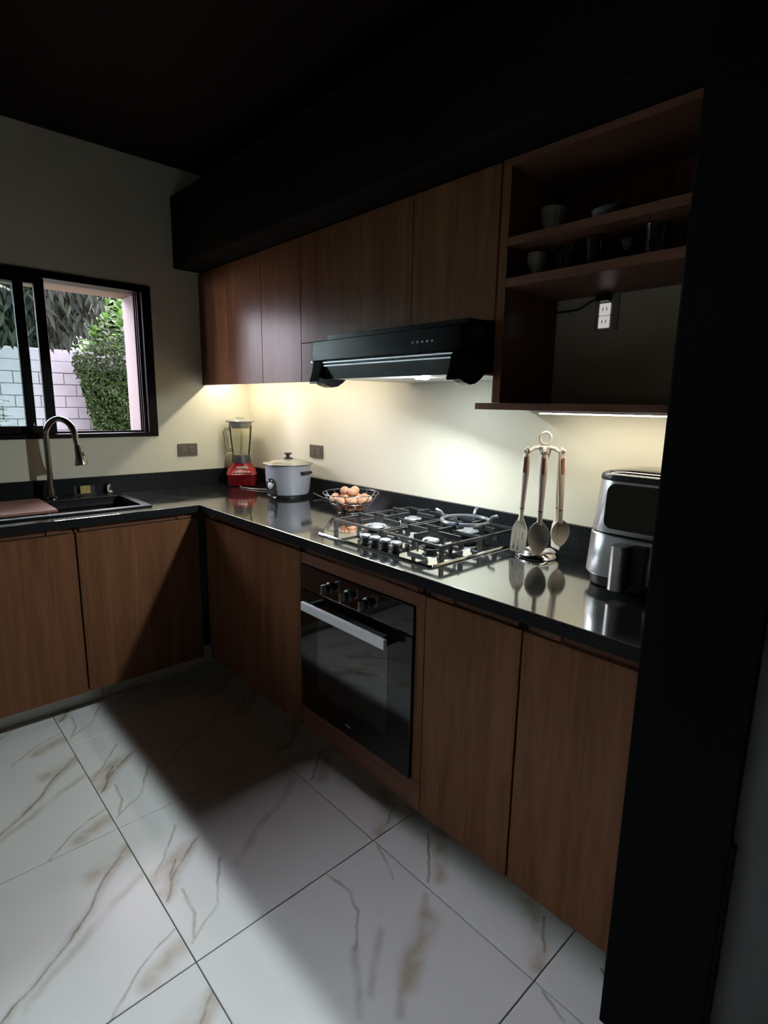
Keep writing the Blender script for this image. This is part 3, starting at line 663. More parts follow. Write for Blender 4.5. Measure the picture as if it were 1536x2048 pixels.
vessel('wine_glass', 'tall stemmed glass at the right end of the lower shelf', 'glass', 2.575, -0.15, S2, [(0.028,0),(0.005,0.006),(0.004,0.035),(0.028,0.05),(0.033,0.072),(0.028,0.086)], 0.002, M['drinkglass'], 'cups and glasses on the shelves')

# ------------------------------------------------------------------ outlets
def outlet(name, lb, cx, cz, w, h, wall, plate, insert, holes):
    """wall: 'x' plate on x=0 facing +x (cx is y), 'y' plate on y=0 facing -y."""
    loc = (0, cx, cz) if wall == 'x' else (cx, 0, cz)
    t = thing(name, lb, 'outlet', loc, 'power outlets')
    def bx(u0, u1, z0, z1, d0, d1):
        return box(B(), d0, d1, u0, u1, z0, z1) if wall == 'x' else box(B(), u0, u1, -d1, -d0, z0, z1)
    ob('plate', bx(cx-w/2, cx+w/2, cz-h/2, cz+h/2, 0.0002, 0.008), plate, t, bevel=0.002)
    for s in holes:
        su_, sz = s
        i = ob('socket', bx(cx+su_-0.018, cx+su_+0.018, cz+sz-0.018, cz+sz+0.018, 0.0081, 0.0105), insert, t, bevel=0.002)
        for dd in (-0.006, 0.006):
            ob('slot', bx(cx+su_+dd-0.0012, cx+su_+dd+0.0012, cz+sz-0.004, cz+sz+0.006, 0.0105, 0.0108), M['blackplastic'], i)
    return t
outlet('power_outlet', 'bronze double power outlet on the window wall, left of the blender', -0.411, 1.120, 0.115, 0.072, 'x', M['outletbrown'], M['outletdark'], ((-0.024, 0), (0.024, 0)))
outlet('power_outlet', 'bronze double power outlet on the hob wall above the rice cooker', 0.711, 1.143, 0.115, 0.068, 'y', M['outletbrown'], M['outletdark'], ((-0.024, 0), (0.024, 0)))
outlet('power_outlet', 'outlet with white sockets given an added glow inside the dark shelf niche', 2.275, 1.693, 0.075, 0.112, 'y', pbr('grey_outlet_plate', (0.42, 0.40, 0.36), 0.5), emissive('added_glow_socket', (1.0, 0.95, 0.95), 0.5), ((-0.005, 0.008), (-0.005, -0.03)))  # brightness of the white sockets is put in as added emission
pl = thing('power_plug', 'black plug with trailing cord in the niche outlet', 'plug', (2.27, -0.02, 1.735))
ob('plug_body', box(B(), 2.250, 2.290, -0.040, -0.0112, 1.722, 1.743), M['blackplastic'], pl, bevel=0.004)
ob('cord', tube(B(), [(2.252, -0.03, 1.733), (2.225, -0.03, 1.722), (2.19, -0.022, 1.709), (2.15, -0.015, 1.707), (2.104, -0.012, 1.708)], 0.0035, 8), M['blackplastic'], pl, smooth=True)

# ================================================================== THINGS ON THE COUNTER
# ------------------------------------------------------------------ sink
sk = thing('sink', 'black composite sink set into the counter under the window', 'sink', (0.30, -1.25, H))
bm = B(); grid_slab(bm, [0.055, 0.17, 0.515, 0.550], [-1.68, -1.645, -0.862, -0.827], lambda i, j: not (i == 1 and j == 1), H+0.0004, H+0.009)
ob('rim', bm, M['sinkblack'], sk, bevel=0.003)
bm = B()
xi0, xi1, yi0, yi1, zb = 0.170, 0.515, -1.645, -0.862, H-0.20
t_ = 0.006
box(bm, xi0-t_, xi1+t_, yi0-t_, yi1+t_, zb-t_, zb); 
box(bm, xi0-t_, xi0, yi0, yi1, zb, H); box(bm, xi1, xi1+t_, yi0, yi1, zb, H); box(bm, xi0-t_, xi1+t_, yi0-t_, yi0, zb, H); box(bm, xi0-t_, xi1+t_, yi1, yi1+t_, zb, H)
ob('basin', bm, M['sinkblack'], sk)
ob('ledge', box(B(), xi0, xi0+0.02, yi0, yi1, H-0.035, H-0.022), M['sinkblack'], sk, bevel=0.002)
ob('drain', lathe(B(), [(0, zb), (0.045, zb), (0.045, zb+0.002), (0.03, zb+0.003), (0, zb+0.002)], (0.32, -1.2, 0), 24), M['chrome'], sk, smooth=True)

# faucet
fb = Vector((0.105, -1.145, H+0.009)); fd = Vector((0.85, 0.53, 0)).normalized()
fa = thing('faucet', 'tall gooseneck pull-down faucet in brushed metal at the back of the sink', 'faucet', fb)
ob('base', lathe(B(), [(0,0),(0.026,0),(0.026,0.006),(0.020,0.012),(0.018,0.05),(0.0,0.05)], fb, 24), M['faucetmetal'], fa, smooth=True)
rr = 0.085; zt = 1.305-rr
pts = [fb+Vector((0,0,0.03)), fb+Vector((0,0,0.15)), Vector((fb.x, fb.y, zt))]
for k in range(1, 16):
    a = pi*k/16*1.0
    c = fb+fd*rr; pts.append(Vector((c.x, c.y, zt))+fd*(-rr*cos(a))+Vector((0,0,rr*sin(a))))
e = pts[-1]; tip = e+fd*0.012+Vector((0,0,-0.055)); pts += [e+fd*0.006+Vector((0,0,-0.028)), tip]
ob('spout', tube(B(), pts, 0.0135, 14), M['faucetmetal'], fa, smooth=True)
hv = (fd*0.16+Vector((0,0,-1))).normalized()
ob('spray_head', tube(B(), [tip, tip+hv*0.012, tip+hv*0.045, tip+hv*0.085, tip+hv*0.092], [0.0145, 0.0165, 0.0185, 0.029, 0.028], 18), M['faucetmetal'], fa, smooth=True)
ob('spray_button', tube(B(), [tip+hv*0.03+R_*0.015, tip+hv*0.05+R_*0.017], [0.005, 0.006], 8), M['blackplastic'], fa, smooth=True)
ob('lever', tube(B(), [fb+Vector((-0.016,0.0,0.035)), fb+Vector((-0.035,0.0,0.042)), fb+Vector((-0.055,0.0,0.085))], [0.008,0.006,0.005], 10), M['faucetmetal'], fa, smooth=True)

# cutting board
bd = ob('cutting_board', box(B(), 0.125, 0.490, -1.60, -1.204, H+0.0092, H+0.021), M['board'], origin=(0.31,-1.40,H+0.009), bevel=0.003)
tag(bd, 'pinkish brown wooden cutting board lying across the left of the sink', 'cutting board')

# sponge caddy, sponge and small black bottle with a modelled white glint behind the sink
cd = thing('sponge_caddy', 'small black caddy holding the yellow sponge behind the sink', 'caddy', (0.037, -0.985, H))
bm = B(); box(bm, 0.0215, 0.053, -1.03, -0.93, H+0.0003, H+0.004); box(bm, 0.0215, 0.024, -1.03, -0.93, H+0.004, H+0.05); box(bm, 0.051, 0.053, -1.03, -0.93, H+0.004, H+0.014)
ob('tray', bm, M['blackplastic'], cd)
sp = ob('sponge', box(B(), 0.0285, 0.0490, -1.005, -0.955, H+0.0045, H+0.052), M['sponge'], origin=(0.04,-0.98,H+0.005), bevel=0.005)
tag(sp, 'yellow sponge standing in the caddy behind the sink', 'sponge')
wh = B(); tube(wh, [(0.050,-0.862,H+0.046),(0.050,-0.872,H+0.043),(0.050,-0.874,H+0.032),(0.050,-0.873,H+0.017),(0.050,-0.864,H+0.010),(0.050,-0.853,H+0.013)], [0.0045,0.006,0.0048,0.005,0.007,0.006], 10)
bo = thing('soap_bottle', 'short black bottle with a white curved glint beside the sponge', 'bottle', (0.036,-0.862,H))
ob('bottle_body', lathe(B(), [(0,0.0005),(0.0125,0.0005),(0.0125,0.045),(0.008,0.055),(0.0,0.056)], (0.0345,-0.862,H), 20), M['blackplastic'], bo, smooth=True)
lab(ob('white_glint', wh, M['whiteplastic'], bo, smooth=True), 'white hook shaped glint modelled as a solid')  # white reflection on the bottle, modelled as a solid curve

# ------------------------------------------------------------------ blender appliance
bc = Vector((0.135, -0.140, H)); ba = -0.50     # front faces angle ba
Rb = Matrix.Translation(bc) @ Matrix.Rotation(ba, 4, 'Z')
bl_ = thing('blender', 'red countertop blender with clear glass jar in the corner', 'blender', bc)
def rsec(hx, hy, r, z, ox=0.0): return [Rb @ Vector((x+ox, y, z)) for x, y in rrect(0, 0, hx, hy, r)]
bm = B(); loft(bm, [rsec(0.090,0.080,0.03,0.004,0.008), rsec(0.093,0.085,0.03,0.02,0.008), rsec(0.090,0.085,0.03,0.060,0.008), rsec(0.094,0.088,0.03,0.070,0.008), rsec(0.070,0.080,0.03,0.098,-0.004), rsec(0.058,0.062,0.04,0.118,-0.008), rsec(0.054,0.056,0.045,0.132,-0.008)])
ob('base', bm, M['red'], bl_, smooth=True)
bm = B(); loft(bm, [rsec(0.080,0.072,0.03,0.0003,0.006), rsec(0.080,0.072,0.03,0.004,0.006)]); ob('foot_ring', bm, M['blackplastic'], bl_)
for k in range(5):
    y = -0.042+0.021*k
    bm = B(); box(bm, -0.004, 0.004, -0.008, 0.008, -0.003, 0.003, mat=Rb @ Matrix.Translation((0.091, y, 0.084)) @ Matrix.Rotation(radians(50), 4, 'Y'))
    lab(ob('button', bm, M['lidgrey'], bl_, bevel=0.001), 'small pale push button')
bm = B(); box(bm, -0.0008, 0.0008, -0.030, 0.030, -0.006, 0.006, mat=Rb @ Matrix.Translation((0.063, 0, 0.1085)) @ Matrix.Rotation(radians(-31), 4, 'Y'))
lab(ob('name_plate', bm, M['lidgrey'], bl_), 'pale plain name strip')
jc = bc + (Rb.to_3x3() @ Vector((-0.008, 0, 0)))
ob('collar', lathe(B(), [(0, 0.132), (0.058, 0.132), (0.056, 0.150), (0.053, 0.172), (0.050, 0.178), (0, 0.178)], jc, 32), M['darkgreyplastic'], bl_, smooth=True)
jar = ob('jar', lathe(B(), [(0.0, 0.179), (0.050, 0.179), (0.050, 0.186), (0.058, 0.25), (0.065, 0.335), (0.066, 0.352), (0.062, 0.352), (0.061, 0.335), (0.054, 0.25), (0.046, 0.190), (0, 0.188)], jc, 36), M['jarglass'], bl_, smooth=True)
hdv = -R_.copy(); hdv.z = 0; hdv.normalize(); 
hp = [jc+hdv*0.058+Vector((0,0,0.325)), jc+hdv*0.085+Vector((0,0,0.328)), jc+hdv*0.094+Vector((0,0,0.31)), jc+hdv*0.088+Vector((0,0,0.265)), jc+hdv*0.086+Vector((0,0,0.225)), jc+hdv*0.076+Vector((0,0,0.208)), jc+hdv*0.052+Vector((0,0,0.205))]
ob('jar_handle', tube(B(), hp, 0.0105, 10), M['handleglass'], jar, smooth=True)
for k in range(6):
    a = 0.5+k*pi/3; d = Vector((cos(a), sin(a), 0))
    ob('jar_rib', tube(B(), [jc+d*0.0525+Vector((0,0,0.195)), jc+d*0.0585+Vector((0,0,0.25)), jc+d*0.0655+Vector((0,0,0.33))], 0.002, 6), M['jarglass'], jar, smooth=True)
bm = B(); lathe(bm, [(0, 0.336), (0.0600, 0.336), (0.0600, 0.3525), (0.0665, 0.3525), (0.0665, 0.370), (0.083, 0.373), (0.084, 0.378), (0.076, 0.385), (0.045, 0.392), (0, 0.393)], jc, 32)
ob('lid', bm, M['lidgrey'], bl_, smooth=True)
ob('lid_cap', lathe(B(), [(0,0.393),(0.026,0.393),(0.024,0.400),(0,0.401)], jc, 24), M['lidgrey'], bl_, smooth=True)
blade = B()
for k in range(2):
    a = k*pi/2
    box(blade, -0.028, 0.028, -0.005, 0.005, 0.195, 0.197, mat=Matrix.Translation(jc) @ Matrix.Rotation(a, 4, 'Z'))
lathe(blade, [(0,0.1885),(0.008,0.1885),(0.006,0.20),(0,0.201)], jc, 12)
ob('blade', blade, M['chrome'], jar)
co = ob('power_cord', tube(B(), [bc+Vector((0.075,-0.055,0.004)), bc+Vector((0.13,-0.075,0.004)), bc+Vector((0.20,-0.06,0.004)), bc+Vector((0.27,-0.03,0.005)), bc+Vector((0.34,0.02,0.005)), bc+Vector((0.39,0.07,0.006))], 0.0035, 8), M['lidgrey'], bl_, smooth=True)

# ------------------------------------------------------------------ rice cooker
rc = Vector((0.672, -0.158, H))
ck = thing('rice_cooker', 'silver grey rice cooker with glass lid beside the blender', 'rice cooker', rc)
ob('body', lathe(B(), [(0, 0.014), (0.098, 0.014), (0.106, 0.020), (0.113, 0.05), (0.118, 0.11), (0.119, 0.165), (0.121, 0.172), (0.1155, 0.172), (0.114, 0.16), (0.108, 0.05), (0, 0.04)], rc, 48), M['silver'], ck, smooth=True)
ob('base_ring', lathe(B(), [(0, 0.0005), (0.095, 0.0005), (0.098, 0.014), (0, 0.014)], rc, 40), M['blackplastic'], ck, smooth=True)
ld = ob('lid', lathe(B(), [(0.118, 0.1735), (0.131, 0.1745), (0.132, 0.178), (0.118, 0.180), (0.116, 0.177)], rc, 48), M['steel'], ck, smooth=True)
lab(ld, 'domed glass lid with steel rim')
ob('lid_glass', lathe(B(), [(0.117, 0.179), (0.095, 0.189), (0.06, 0.197), (0, 0.201), (0, 0.198), (0.06, 0.194), (0.095, 0.186), (0.117, 0.176)], rc, 48), M['lidsmoke'], ld, smooth=True)
ob('lid_knob', lathe(B(), [(0, 0.201), (0.026, 0.201), (0.024, 0.205), (0.010, 0.209), (0.009, 0.220), (0.020, 0.225), (0.021, 0.229), (0.018, 0.231), (0, 0.232)], rc, 28), M['blackplastic'], ld, smooth=True)
for ang in (radians(14), radians(194)):
    d = Vector((cos(ang), sin(ang), 0)); n = Vector((-sin(ang), cos(ang), 0))
    bm = B(); box(bm, 0, 0.022, -0.034, 0.034, -0.007, 0.007, mat=Matrix.Translation(rc+d*0.116+Vector((0,0,0.135))) @ Matrix.Rotation(ang, 4, 'Z'))
    ob('side_handle', bm, M['blackplastic'], ck, bevel=0.004)
pa = radians(-80); pd = Vector((cos(pa), sin(pa), 0))
Tp = Matrix.Translation(rc+pd*0.100) @ Matrix.Rotation(pa, 4, 'Z')
bm = B(); loft(bm, [[Tp @ Vector((x, y, z)) for y, z in rrect(0, 0.058, 0.030, 0.048, 0.028)] for x in (0.0, 0.020, 0.024)])
cp = ob('control_panel', bm, M['blackplastic'], ck, smooth=True)
bm = B(); lathe(bm, [(0,0),(0.017,0),(0.017,0.004),(0.014,0.006),(0,0.006)], Tp @ Vector((0.024,0,0.070)), 24, mat=Matrix.Rotation(pa, 4, 'Z') @ Matrix.Rotation(pi/2, 4, 'Y'))
lab(ob('dial', bm, M['stickerwhite'], cp, smooth=True), 'round white dial')
for dy, dz in ((-0.016, 0.094), (0.010, 0.096), (0.022, 0.078)):
    bm = B(); lathe(bm, [(0,0),(0.004,0),(0.004,0.001),(0,0.001)], Tp @ Vector((0.024,dy,dz)), 10, mat=Matrix.Rotation(pa, 4, 'Z') @ Matrix.Rotation(pi/2, 4, 'Y'))
    ob('indicator', bm, M['stickerwhite'], cp)
bm = B(); box(bm, 0.0, 0.014, -0.014, 0.014, 0, 0.006, mat=Tp @ Matrix.Translation((0.022, 0, 0.020))); ob('cook_switch', bm, M['blackplastic'], cp, bevel=0.002)
ob('power_cord', tube(B(), [rc+Vector((0.10,0.09,0.02)), rc+Vector((0.16,0.10,0.006)), rc+Vector((0.26,0.09,0.004)), rc+Vector((0.36,0.095,0.004)), rc+Vector((0.43,0.115,0.004))], 0.003, 8), M['lidgrey'], ck, smooth=True)

# ------------------------------------------------------------------ egg basket and eggs
eb = Vector((1.210, -0.170, H))
bk = thing('wire_basket', 'round black wire basket of eggs between rice cooker and hob', 'basket', eb)
def ringpts(r, z, n=36): return [eb+Vector((r*cos(2*pi*k/n), r*sin(2*pi*k/n), z)) for k in range(n)]
lab(ob('rim_wire', tube(B(), ringpts(0.128, 0.088), 0.0022, 8, closed=True), M['wire'], bk, smooth=True), 'bright-edged black rim wire')
ob('base_wire', tube(B(), ringpts(0.062, 0.0032), 0.0022, 8, closed=True), M['wire'], bk, smooth=True)
ob('hoop_wire', tube(B(), ringpts(0.096, 0.045), 0.0018, 6, closed=True), M['wire'], bk, smooth=True)
for k in range(14):
    a = 2*pi*k/14; d = Vector((cos(a), sin(a), 0))
    ob('spoke_wire', tube(B(), [eb+d*0.062+Vector((0,0,0.0032)), eb+d*0.097+Vector((0,0,0.045)), eb+d*0.128+Vector((0,0,0.088))], 0.0018, 6), M['wire'], bk, smooth=True)
bm = B()
for k in range(4):
    a = pi*k/4; d = Vector((cos(a), sin(a), 0))*0.062
    tube(bm, [eb+d+Vector((0,0,0.0035)), eb-d+Vector((0,0,0.0035))], 0.0016, 6)
ob('base_grid', bm, M['wire'], bk, smooth=True)
def egg_mesh(mat):
    bm = B(); prof = []
    for k in range(11):
        t = pi*k/10; z = -cos(t)*0.028; r = 0.0212*sin(t)*(1-0.14*(-cos(t))); prof.append((max(r, 0), z))
    prof[0] = (0, -0.028); prof[-1] = (0, 0.028)
    lathe(bm, prof, seg=20); bmesh.ops.recalc_face_normals(bm, faces=bm.faces)
    me = bpy.data.meshes.new('egg'); bm.to_mesh(me); bm.free(); me.polygons.foreach_set('use_smooth', [True]*len(me.polygons)); me.materials.append(mat); return me
EM = [egg_mesh(M['egg']), egg_mesh(M['eggpale'])]
eggpos = [(0,0,0.026)] + [(0.050*cos(a), 0.050*sin(a), 0.026) for a in [0.3+k*2*pi/6 for k in range(6)]]
eggpos += [(0.076*cos(a), 0.076*sin(a), 0.060) for a in [0.05+k*2*pi/9 for k in range(9)]] + [(0.030*cos(a), 0.030*sin(a), 0.064) for a in [0.7+k*2*pi/3 for k in range(3)]] + [(0.030*cos(a), 0.030*sin(a), 0.096) for a in [1.75+k*2*pi/3 for k in range(3)]]
for i, (x, y, z) in enumerate(eggpos):
    me = EM[1] if i in (2, 8, 13, 17, 19) else EM[0]
    o = bpy.data.objects.new('egg', me); COL.objects.link(o)
    o.location = eb+Vector((x, y, z)); o.scale = (0.93, 0.93, 0.93); o.rotation_euler = (rnd.uniform(1.0, 2.0), rnd.uniform(-0.5, 0.5), rnd.uniform(0, 6.28))
    if i == 19: tag(o, 'pale brown egg on top of the heap in the wire basket', 'egg', 'eggs in the wire basket')
    else: tag(o, 'brown hen egg piled in the black wire basket', 'egg', 'eggs in the wire basket')

# ------------------------------------------------------------------ utensil stand and utensils
uc = Vector((2.190, -0.170, H)); cd_ = Vector((0.515, -0.857, 0)); rv = Vector((0.857, 0.515, 0))
us = thing('utensil_stand', 'carousel stand with chrome dome base and top ring, holding grey utensils', 'utensil stand', uc)
lab(ob('base', lathe(B(), [(0, 0.0004), (0.070, 0.0004), (0.073, 0.004), (0.070, 0.010), (0.050, 0.024), (0.022, 0.033), (0, 0.035)], uc, 40), M['chrome'], us, smooth=True), 'chrome domed base')
ob('post', lathe(B(), [(0, 0.033), (0.010, 0.033), (0.008, 0.05), (0.008, 0.30), (0.013, 0.32), (0.022, 0.355), (0.024, 0.362), (0, 0.364)], uc, 20), M['rackwhite'], us, smooth=True)
ob('top_ring', tube(B(), [uc+rv*(0.017*cos(a))+Vector((0,0,0.389+0.019*sin(a))) for a in [2*pi*k/24 for k in range(24)]], 0.0042, 8, closed=True), M['rackwhite'], us, smooth=True)
hooks = [-90, -150, -30, 150, 30, 90]       # angle in the (rv, -cd_) frame: -90 is towards the viewer
HKZ = H+0.353
for a in hooks:
    d = rv*cos(radians(a)) - cd_*sin(radians(a))
    bm = B(); tube(bm, [uc+d*0.018+Vector((0,0,0.360)), uc+d*0.040+Vector((0,0,0.356)), uc+d*0.052+Vector((0,0,0.347)), uc+d*0.064+Vector((0,0,0.347)), uc+d*0.070+Vector((0,0,0.354))], [0.006,0.0055,0.005,0.0045,0.0045], 8)
    ob('hook', bm, M['rackwhite'], us, smooth=True)
def utensil(name, lb, ang, headlen, kind, tilt=0.0, yaw_=0.0):
    d = rv*cos(radians(ang)) - cd_*sin(radians(ang))
    top = uc + d*0.061 + Vector((0,0,0.352))
    n = d.copy(); side = Vector((-n.y, n.x, 0)); dn = (Vector((0,0,-1)) + side*tilt).normalized(); sd = (side - dn*side.dot(dn)).normalized()
    if yaw_:
        Q = Matrix.Rotation(yaw_, 3, dn); n = Q @ n; sd = Q @ sd
    t = thing(name, lb, 'utensil', top, 'utensils hanging on the stand')
    P = lambda u, w, f: top + dn*u + sd*w + n*f
    def sec(u, hw, hf, off=0.0): return [P(u, hw*cos(2*pi*k/14), off+hf*sin(2*pi*k/14)) for k in range(14)]
    bm = B(); loft(bm, [sec(0.012, 0.008, 0.005), sec(0.018, 0.012, 0.0065), sec(0.07, 0.0135, 0.008), sec(0.11, 0.0115, 0.0075), sec(0.16, 0.0095, 0.007), sec(0.185, 0.0088, 0.0065), sec(0.190, 0.0088, 0.0065)])
    h = ob('handle', bm, M['handlegrey'], t, smooth=True)
    lp = ob('hanging_loop', tube(B(), [P(0.004+0.009*cos(a), 0.0085*sin(a), 0) for a in [2*pi*k/16 for k in range(16)]], 0.003, 8, closed=True), M['handlegrey'], h, smooth=True)
    bm = B(); loft(bm, [[P(u, hw*c, fr) for u, c in ()] for fr in ()]) if False else box(bm, -0.0045, 0.0045, -0.001, 0.001, 0, 0.050, mat=Matrix(((sd.x, n.x, dn.x, P(0.022,0,0.0078).x), (sd.y, n.y, dn.y, P(0.022,0,0.0078).y), (sd.z, n.z, dn.z, P(0.022,0,0.0078).z), (0,0,0,1))))
    lab(ob('inlay', bm, M['copper'], h), 'copper coloured inlay strip')
    ob('joint_band', loft(B(), [sec(0.190, 0.0080, 0.0058), sec(0.193, 0.0080, 0.0058)]), M['blackplastic'], h)
    bm = B(); loft(bm, [sec(0.193, 0.0088, 0.0062), sec(0.215, 0.0078, 0.0055), sec(0.235, 0.009, 0.005)])
    nk = ob('neck', bm, M['silicone'], t, smooth=True)
    u0 = 0.225; L_ = headlen
    bm = B()
    if kind == 'spoon':
        hw = 0.0345; nu, nv = 14, 10; F, K = [], []
        for i in range(nu+1):
            s = i/nu; w = hw*(max(0.0, (sin(pi*min(1, s**0.85)))) ** 0.62) if s < 1 else 0.0
            w = max(w, 0.008 if s < 0.1 else 0.0008)
            rf, rk = [], []
            for j in range(nv+1):
                q = -1+2*j/nv; dep = 0.013*max(0, (1-q*q))*sin(pi*s)
                rf.append(bm.verts.new(P(u0+L_*s, w*q, 0.003-dep))); rk.append(bm.verts.new(P(u0+L_*s, w*q, -0.001-dep*1.05)))
            F.append(rf); K.append(rk)
        for i in range(nu):
            for j in range(nv):
                bm.faces.new((F[i][j], F[i][j+1], F[i+1][j+1], F[i+1][j])); bm.faces.new((K[i][j], K[i+1][j], K[i+1][j+1], K[i][j+1]))
            bm.faces.new((F[i][0], F[i+1][0], K[i+1][0], K[i][0])); bm.faces.new((F[i][nv], K[i][nv], K[i+1][nv], F[i+1][nv]))
        bm.faces.new([F[0][j] for j in range(nv+1)] + [K[0][j] for j in range(nv, -1, -1)]); bm.faces.new([F[nu][j] for j in range(nv, -1, -1)] + [K[nu][j] for j in range(nv+1)])
        ob('spoon_bowl', bm, M['silicone'], t, smooth=True)
    else:
        # flat turner blade, built as a skin of cells so that the slots are real holes
        us_ = [0, 0.03, 0.045, 0.058, 0.072, 0.085, L_-0.004, L_]
        ws = [-1, -0.52, -0.38, -0.08, 0.08, 0.38, 0.52, 1]
        def hwid(u): return 0.009+(0.027-0.009)*min(1, u/0.035) - (0.003 if u > L_-0.003 else 0)
        holes = {(1,3),(2,3),(2,1),(3,1),(2,5),(3,5),(4,3),(5,3)} if kind == 'slotted' else set()
        V = {}
        def v(i, j, f):
            if (i,j,f) not in V: V[(i,j,f)] = bm.verts.new(P(u0+us_[i], hwid(us_[i])*ws[j], f*0.0015 + 0.10*max(0,us_[i]-0.02)*0.6))
            return V[(i,j,f)]
        ok = lambda i, j: 0 <= i < 7 and 0 <= j < 7 and (i,j) not in holes
        for i in range(7):
            for j in range(7):
                if not ok(i,j): continue
                bm.faces.new((v(i,j,1), v(i+1,j,1), v(i+1,j+1,1), v(i,j+1,1))); bm.faces.new((v(i,j,-1), v(i,j+1,-1), v(i+1,j+1,-1), v(i+1,j,-1)))
                if not ok(i-1,j): bm.faces.new((v(i,j,-1), v(i,j,1), v(i,j+1,1), v(i,j+1,-1)))
                if not ok(i+1,j): bm.faces.new((v(i+1,j,-1), v(i+1,j+1,-1), v(i+1,j+1,1), v(i+1,j,1)))
                if not ok(i,j-1): bm.faces.new((v(i,j,-1), v(i+1,j,-1), v(i+1,j,1), v(i,j,1)))
                if not ok(i,j+1): bm.faces.new((v(i,j+1,-1), v(i,j+1,1), v(i+1,j+1,1), v(i+1,j+1,-1)))
        ob('blade', bm, M['silicone'], t)
    return t
utensil('slotted_turner', 'grey slotted turner hanging at the left of the utensil stand', -150, 0.115, 'slotted', tilt=-0.06, yaw_=radians(-38))
utensil('serving_spoon', 'large grey spoon hanging at the front of the utensil stand', -90, 0.108, 'spoon')
utensil('serving_spoon', 'grey spoon hanging at the right of the utensil stand, bowl tilted outwards', -30, 0.090, 'spoon', tilt=0.10, yaw_=radians(28))
utensil('flat_turner', 'grey solid turner half hidden behind the slotted turner', 150, 0.105, 'flat', tilt=0.08)
utensil('flat_turner', 'grey solid turner half hidden behind the right hand spoon', 30, 0.105, 'flat')

# ------------------------------------------------------------------ air fryer
af = thing('air_fryer', 'brushed steel air fryer with black front panel at the right end of the counter', 'air fryer', (2.57, -0.18, H))
fx, fy = 2.566, -0.185
def fs(hx, hy, r, z): return [(x, y, z) for x, y in rrect(fx, fy, hx, hy, r, 8)]
ob('foot_base', loft(B(), [fs(0.130,0.130,0.06,H+0.0004), fs(0.136,0.136,0.06,H+0.006), fs(0.140,0.141,0.065,H+0.034)]), M['blackplastic'], af, smooth=True)
lab(ob('drawer_front', loft(B(), [fs(0.1470,0.147,0.07,H+0.0345), fs(0.1490,0.149,0.07,H+0.040), fs(0.1445,0.1445,0.07,H+0.148), fs(0.1425,0.1425,0.07,H+0.151)]), M['steel'], af, smooth=True), 'brushed steel drawer front')
ob('seam', loft(B(), [fs(0.138,0.138,0.066,H+0.151), fs(0.138,0.138,0.066,H+0.157)]), M['blackplastic'], af)
lab(ob('upper_body', loft(B(), [fs(0.1425,0.1425,0.07,H+0.157), fs(0.1440,0.144,0.07,H+0.160), fs(0.1325,0.1325,0.065,H+0.296)]), M['steel'], af, smooth=True), 'brushed steel upper body')
ob('lid_rim', loft(B(), [fs(0.1330,0.133,0.065,H+0.296), fs(0.134,0.134,0.065,H+0.302), fs(0.131,0.131,0.065,H+0.312), fs(0.124,0.124,0.06,H+0.316)]), M['blackplastic'], af, smooth=True)
ob('lid_top', loft(B(), [fs(0.120,0.120,0.058,H+0.316), fs(0.117,0.117,0.058,H+0.319), fs(0.06,0.06,0.03,H+0.325)]), M['blackgloss'], af, smooth=True)
# black front panel wrapping the front, above the drawer
yf0, yf1 = fy-0.1445, fy-0.134
pn = [(x, z) for x, z in rrect(fx+0.012, 0, 0.098, 0.060, 0.022)]
bm = B(); loft(bm, [[(x, (yf0 if s == 0 else yf0-0.004)+(z+0.06)/0.12*0.0105, H+0.230+z) for x, z in pn] for s in (0, 1)]); 
ob('front_panel', bm, M['blackgloss'], af, smooth=True)
hb = B(); loft(hb, [[(x, y, z) for x, y in rrect(fx-0.018, fy-0.174, 0.020, 0.030, 0.014)] for z in (H+0.020, H+0.028, H+0.128, H+0.138)])
lab(ob('handle', hb, M['steel'], af, smooth=True), 'upright brushed steel drawer handle')
ob('handle_insert', box(B(), fx+0.0025, fx+0.040, fy-0.166, fy-0.1455, H+0.034, H+0.140), M['blackplastic'], af, bevel=0.004)

# ================================================================== OUTSIDE
gr = struct('ground', box(B(), -14, -0.362, -9, 9, -0.25, -0.15), M['soil'], 'dim garden ground outside the window')
# concrete block wall
BXW = -7.4
bw = thing('block_wall', 'unpainted concrete block garden wall seen through the window', 'wall', (BXW, 0, -0.15))
ob('mortar_bed', box(B(), BXW-0.15, BXW-0.008, -5.6, 2.3, -0.15, 2.19), M['mortar'], bw)
bm = B(); box(bm, 0, 0.03, 0.004, 0.354, 0.004, 0.181); bmesh.ops.bevel(bm, geom=list(bm.edges), offset=0.006, segments=1, affect='EDGES')
bmesh.ops.recalc_face_normals(bm, faces=bm.faces)
bme = bpy.data.meshes.new('block'); bm.to_mesh(bme); bm.free(); bme.materials.append(M['block'])
for r in range(10):
    z = 2.010-0.1865*r
    off = 0.52 if r % 2 == 0 else 0.70
    for k in range(-17, 5):
        o = bpy.data.objects.new('block', bme); COL.objects.link(o); o.parent = bw
        o.location = (BXW-0.012+rnd.uniform(-0.003, 0.003)-bw.location.x, off+0.358*k, z-0.183-bw.location.z)
ob('coping', box(B(), BXW-0.16, BXW+0.016, -5.6, 2.3, 2.012, 2.205), M['block'], bw, bevel=0.01)
# pale rendered pillar behind the hedge
tag(struct('pillar_outside', box(B(), -8.5, -8.4, 2.02, 2.9, -0.15, 4.5), M['lilacwall']), 'pale lilac rendered wall corner beyond the bright shrub', 'wall')

